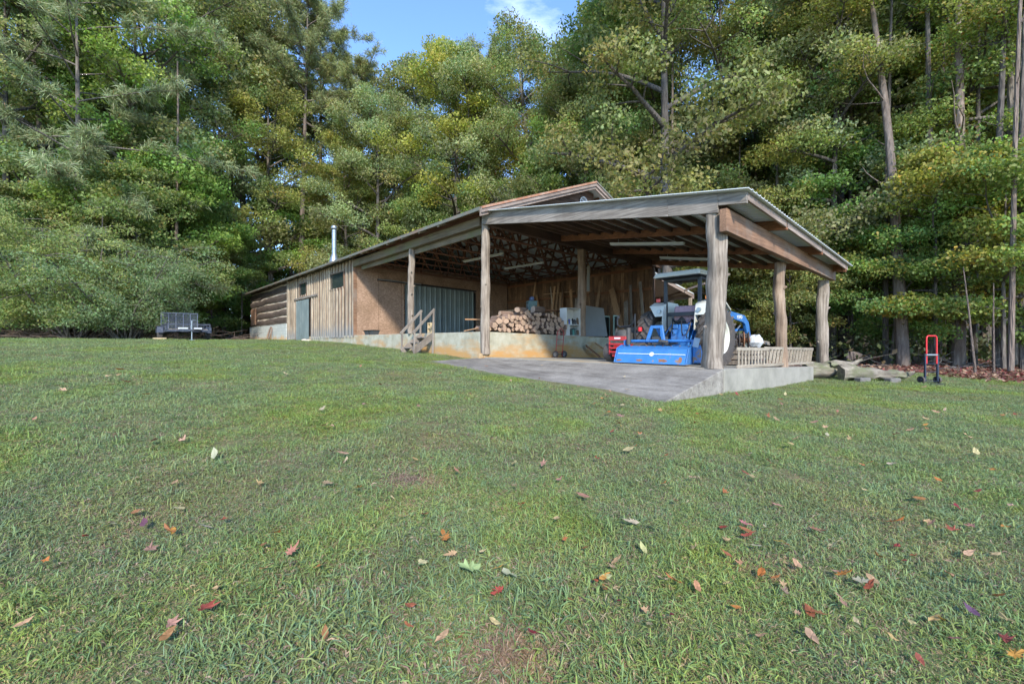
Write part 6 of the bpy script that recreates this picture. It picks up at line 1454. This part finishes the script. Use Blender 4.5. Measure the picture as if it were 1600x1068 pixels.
# leaf litter along the wood's edge (uncountable)
g = np.random.default_rng(9); P = []; cols = []
for i in range(60000):
    y = g.uniform(8, 44); x = g.uniform(-1.25*y, 1.28*y); e = wood_edge(x, y)
    if e < -.9+g.random()*1.2 or e > 15 or g.random() > 1.25-y/36: continue
    P.append((x, y, gz(x, y)+.02+.05*g.random())); cols.append([(.22, .055, .05), (.20, .08, .055), (.17, .09, .06), (.26, .15, .09), (.13, .05, .05), (.34, .23, .15)][min(5, int(g.random()*6))] if x > 3 else [(.22, .12, .07), (.30, .18, .11), (.16, .09, .06)][g.integers(3)])
P = np.array(P); V_, F_ = leaf_quads(P, .13, .75, 1.5, g); c = np.repeat(np.array(cols)*g.uniform(.7, 1.25, (len(P), 1)), 4, 0)
o = link('leaf_litter', npmesh('leaf_litter', V_, F_, M['dryleaf'], c)); tag(o, 'red and brown leaf litter along the edge of the woods', None, None, 'stuff')
# brush pile, fallen trunks and sticks
def sticks(name, n, cx, cy, sx, sy, hh, mat, label, lmin, lmax, seed, cat=None, kind='stuff'):
    r = random.Random(seed); mb = MB()
    for i in range(n):
        x = cx+r.gauss(0, sx); y = cy+r.gauss(0, sy); z = gz(x, y)+abs(r.gauss(0, hh))*max(.1, 1-((x-cx)/(2.2*sx))**2); a = r.uniform(0, 6.28) if r.random() < .4 else r.gauss(0, .5); el = r.gauss(.05, .22); l_ = r.uniform(lmin, lmax); d = Vector((math.cos(a)*math.cos(el), math.sin(a)*math.cos(el), math.sin(el)))
        p = Vector((x, y, z)); q = p+d*l_*.5+Vector((0, 0, r.uniform(-.1, .15))); e = q+(d+Vector((r.uniform(-.4, .4), r.uniform(-.4, .4), r.uniform(-.3, .2))))*l_*.5; t = r.uniform(.006, .016)*(l_ ** .5)
        mb.tube([p, q, e], [t, t*.8, t*.35], 4, cap=False)
    o = mb.build(name, mat); tag(o, label, cat, None, kind); return o
sticks('brush_pile', 520, -28.0, 25.4, 2.3, .7, .42, M['stick'], 'tangled brown brush pile at the left edge of the lawn', .8, 2.6, 1)
sticks('dead_sticks', 150, 18.5, 22, 5, 3, .06, M['stick_pale'], 'dead sticks strewn over the leaf litter', .6, 2.2, 2)
sticks('dead_twigs', 260, -22.5, 27.5, 3.2, 1.0, .35, M['stick'], 'bare dead twigs beneath the feathery shrubs', .5, 1.8, 3)
def trunk_log(pa, pb, r, lab, mat='bark_pine'):
    pa, pb = Vector(pa), Vector(pb); pa.z += gz(pa.x, pa.y); pb.z += gz(pb.x, pb.y); mb = MB(); d = pb-pa
    mb.tube([d*t+Vector((0, 0, .04*math.sin(t*7))) for t in np.linspace(0, 1, 9)], [r*(1-.35*t) for t in np.linspace(0, 1, 9)], 12); o = mb.build('fallen_tree', M[mat], None, pa, smooth=True); tag(o, lab, 'log', 'fallen trunks in the woods')
trunk_log((10.5, 21.5, .55), (13.6, 22, .45), .22, 'fallen trunk seen behind the two far carport posts')
trunk_log((15.5, 20.5, .45), (17.2, 21.6, .35), .2, 'fallen trunk just right of the far carport post')
trunk_log((19.2, 22.5, .2), (24, 23.5, .25), .12, 'long thin fallen trunk left of the wide dark base')
trunk_log((17.5, 21, .8), (20.2, 19.8, .1), .035, 'thin pale branch slanting down over the litter', 'bark')
trunk_log((22.5, 18.2, .35), (27, 18.9, .2), .05, 'thin dead branch lying between the trunks at right', 'bark')
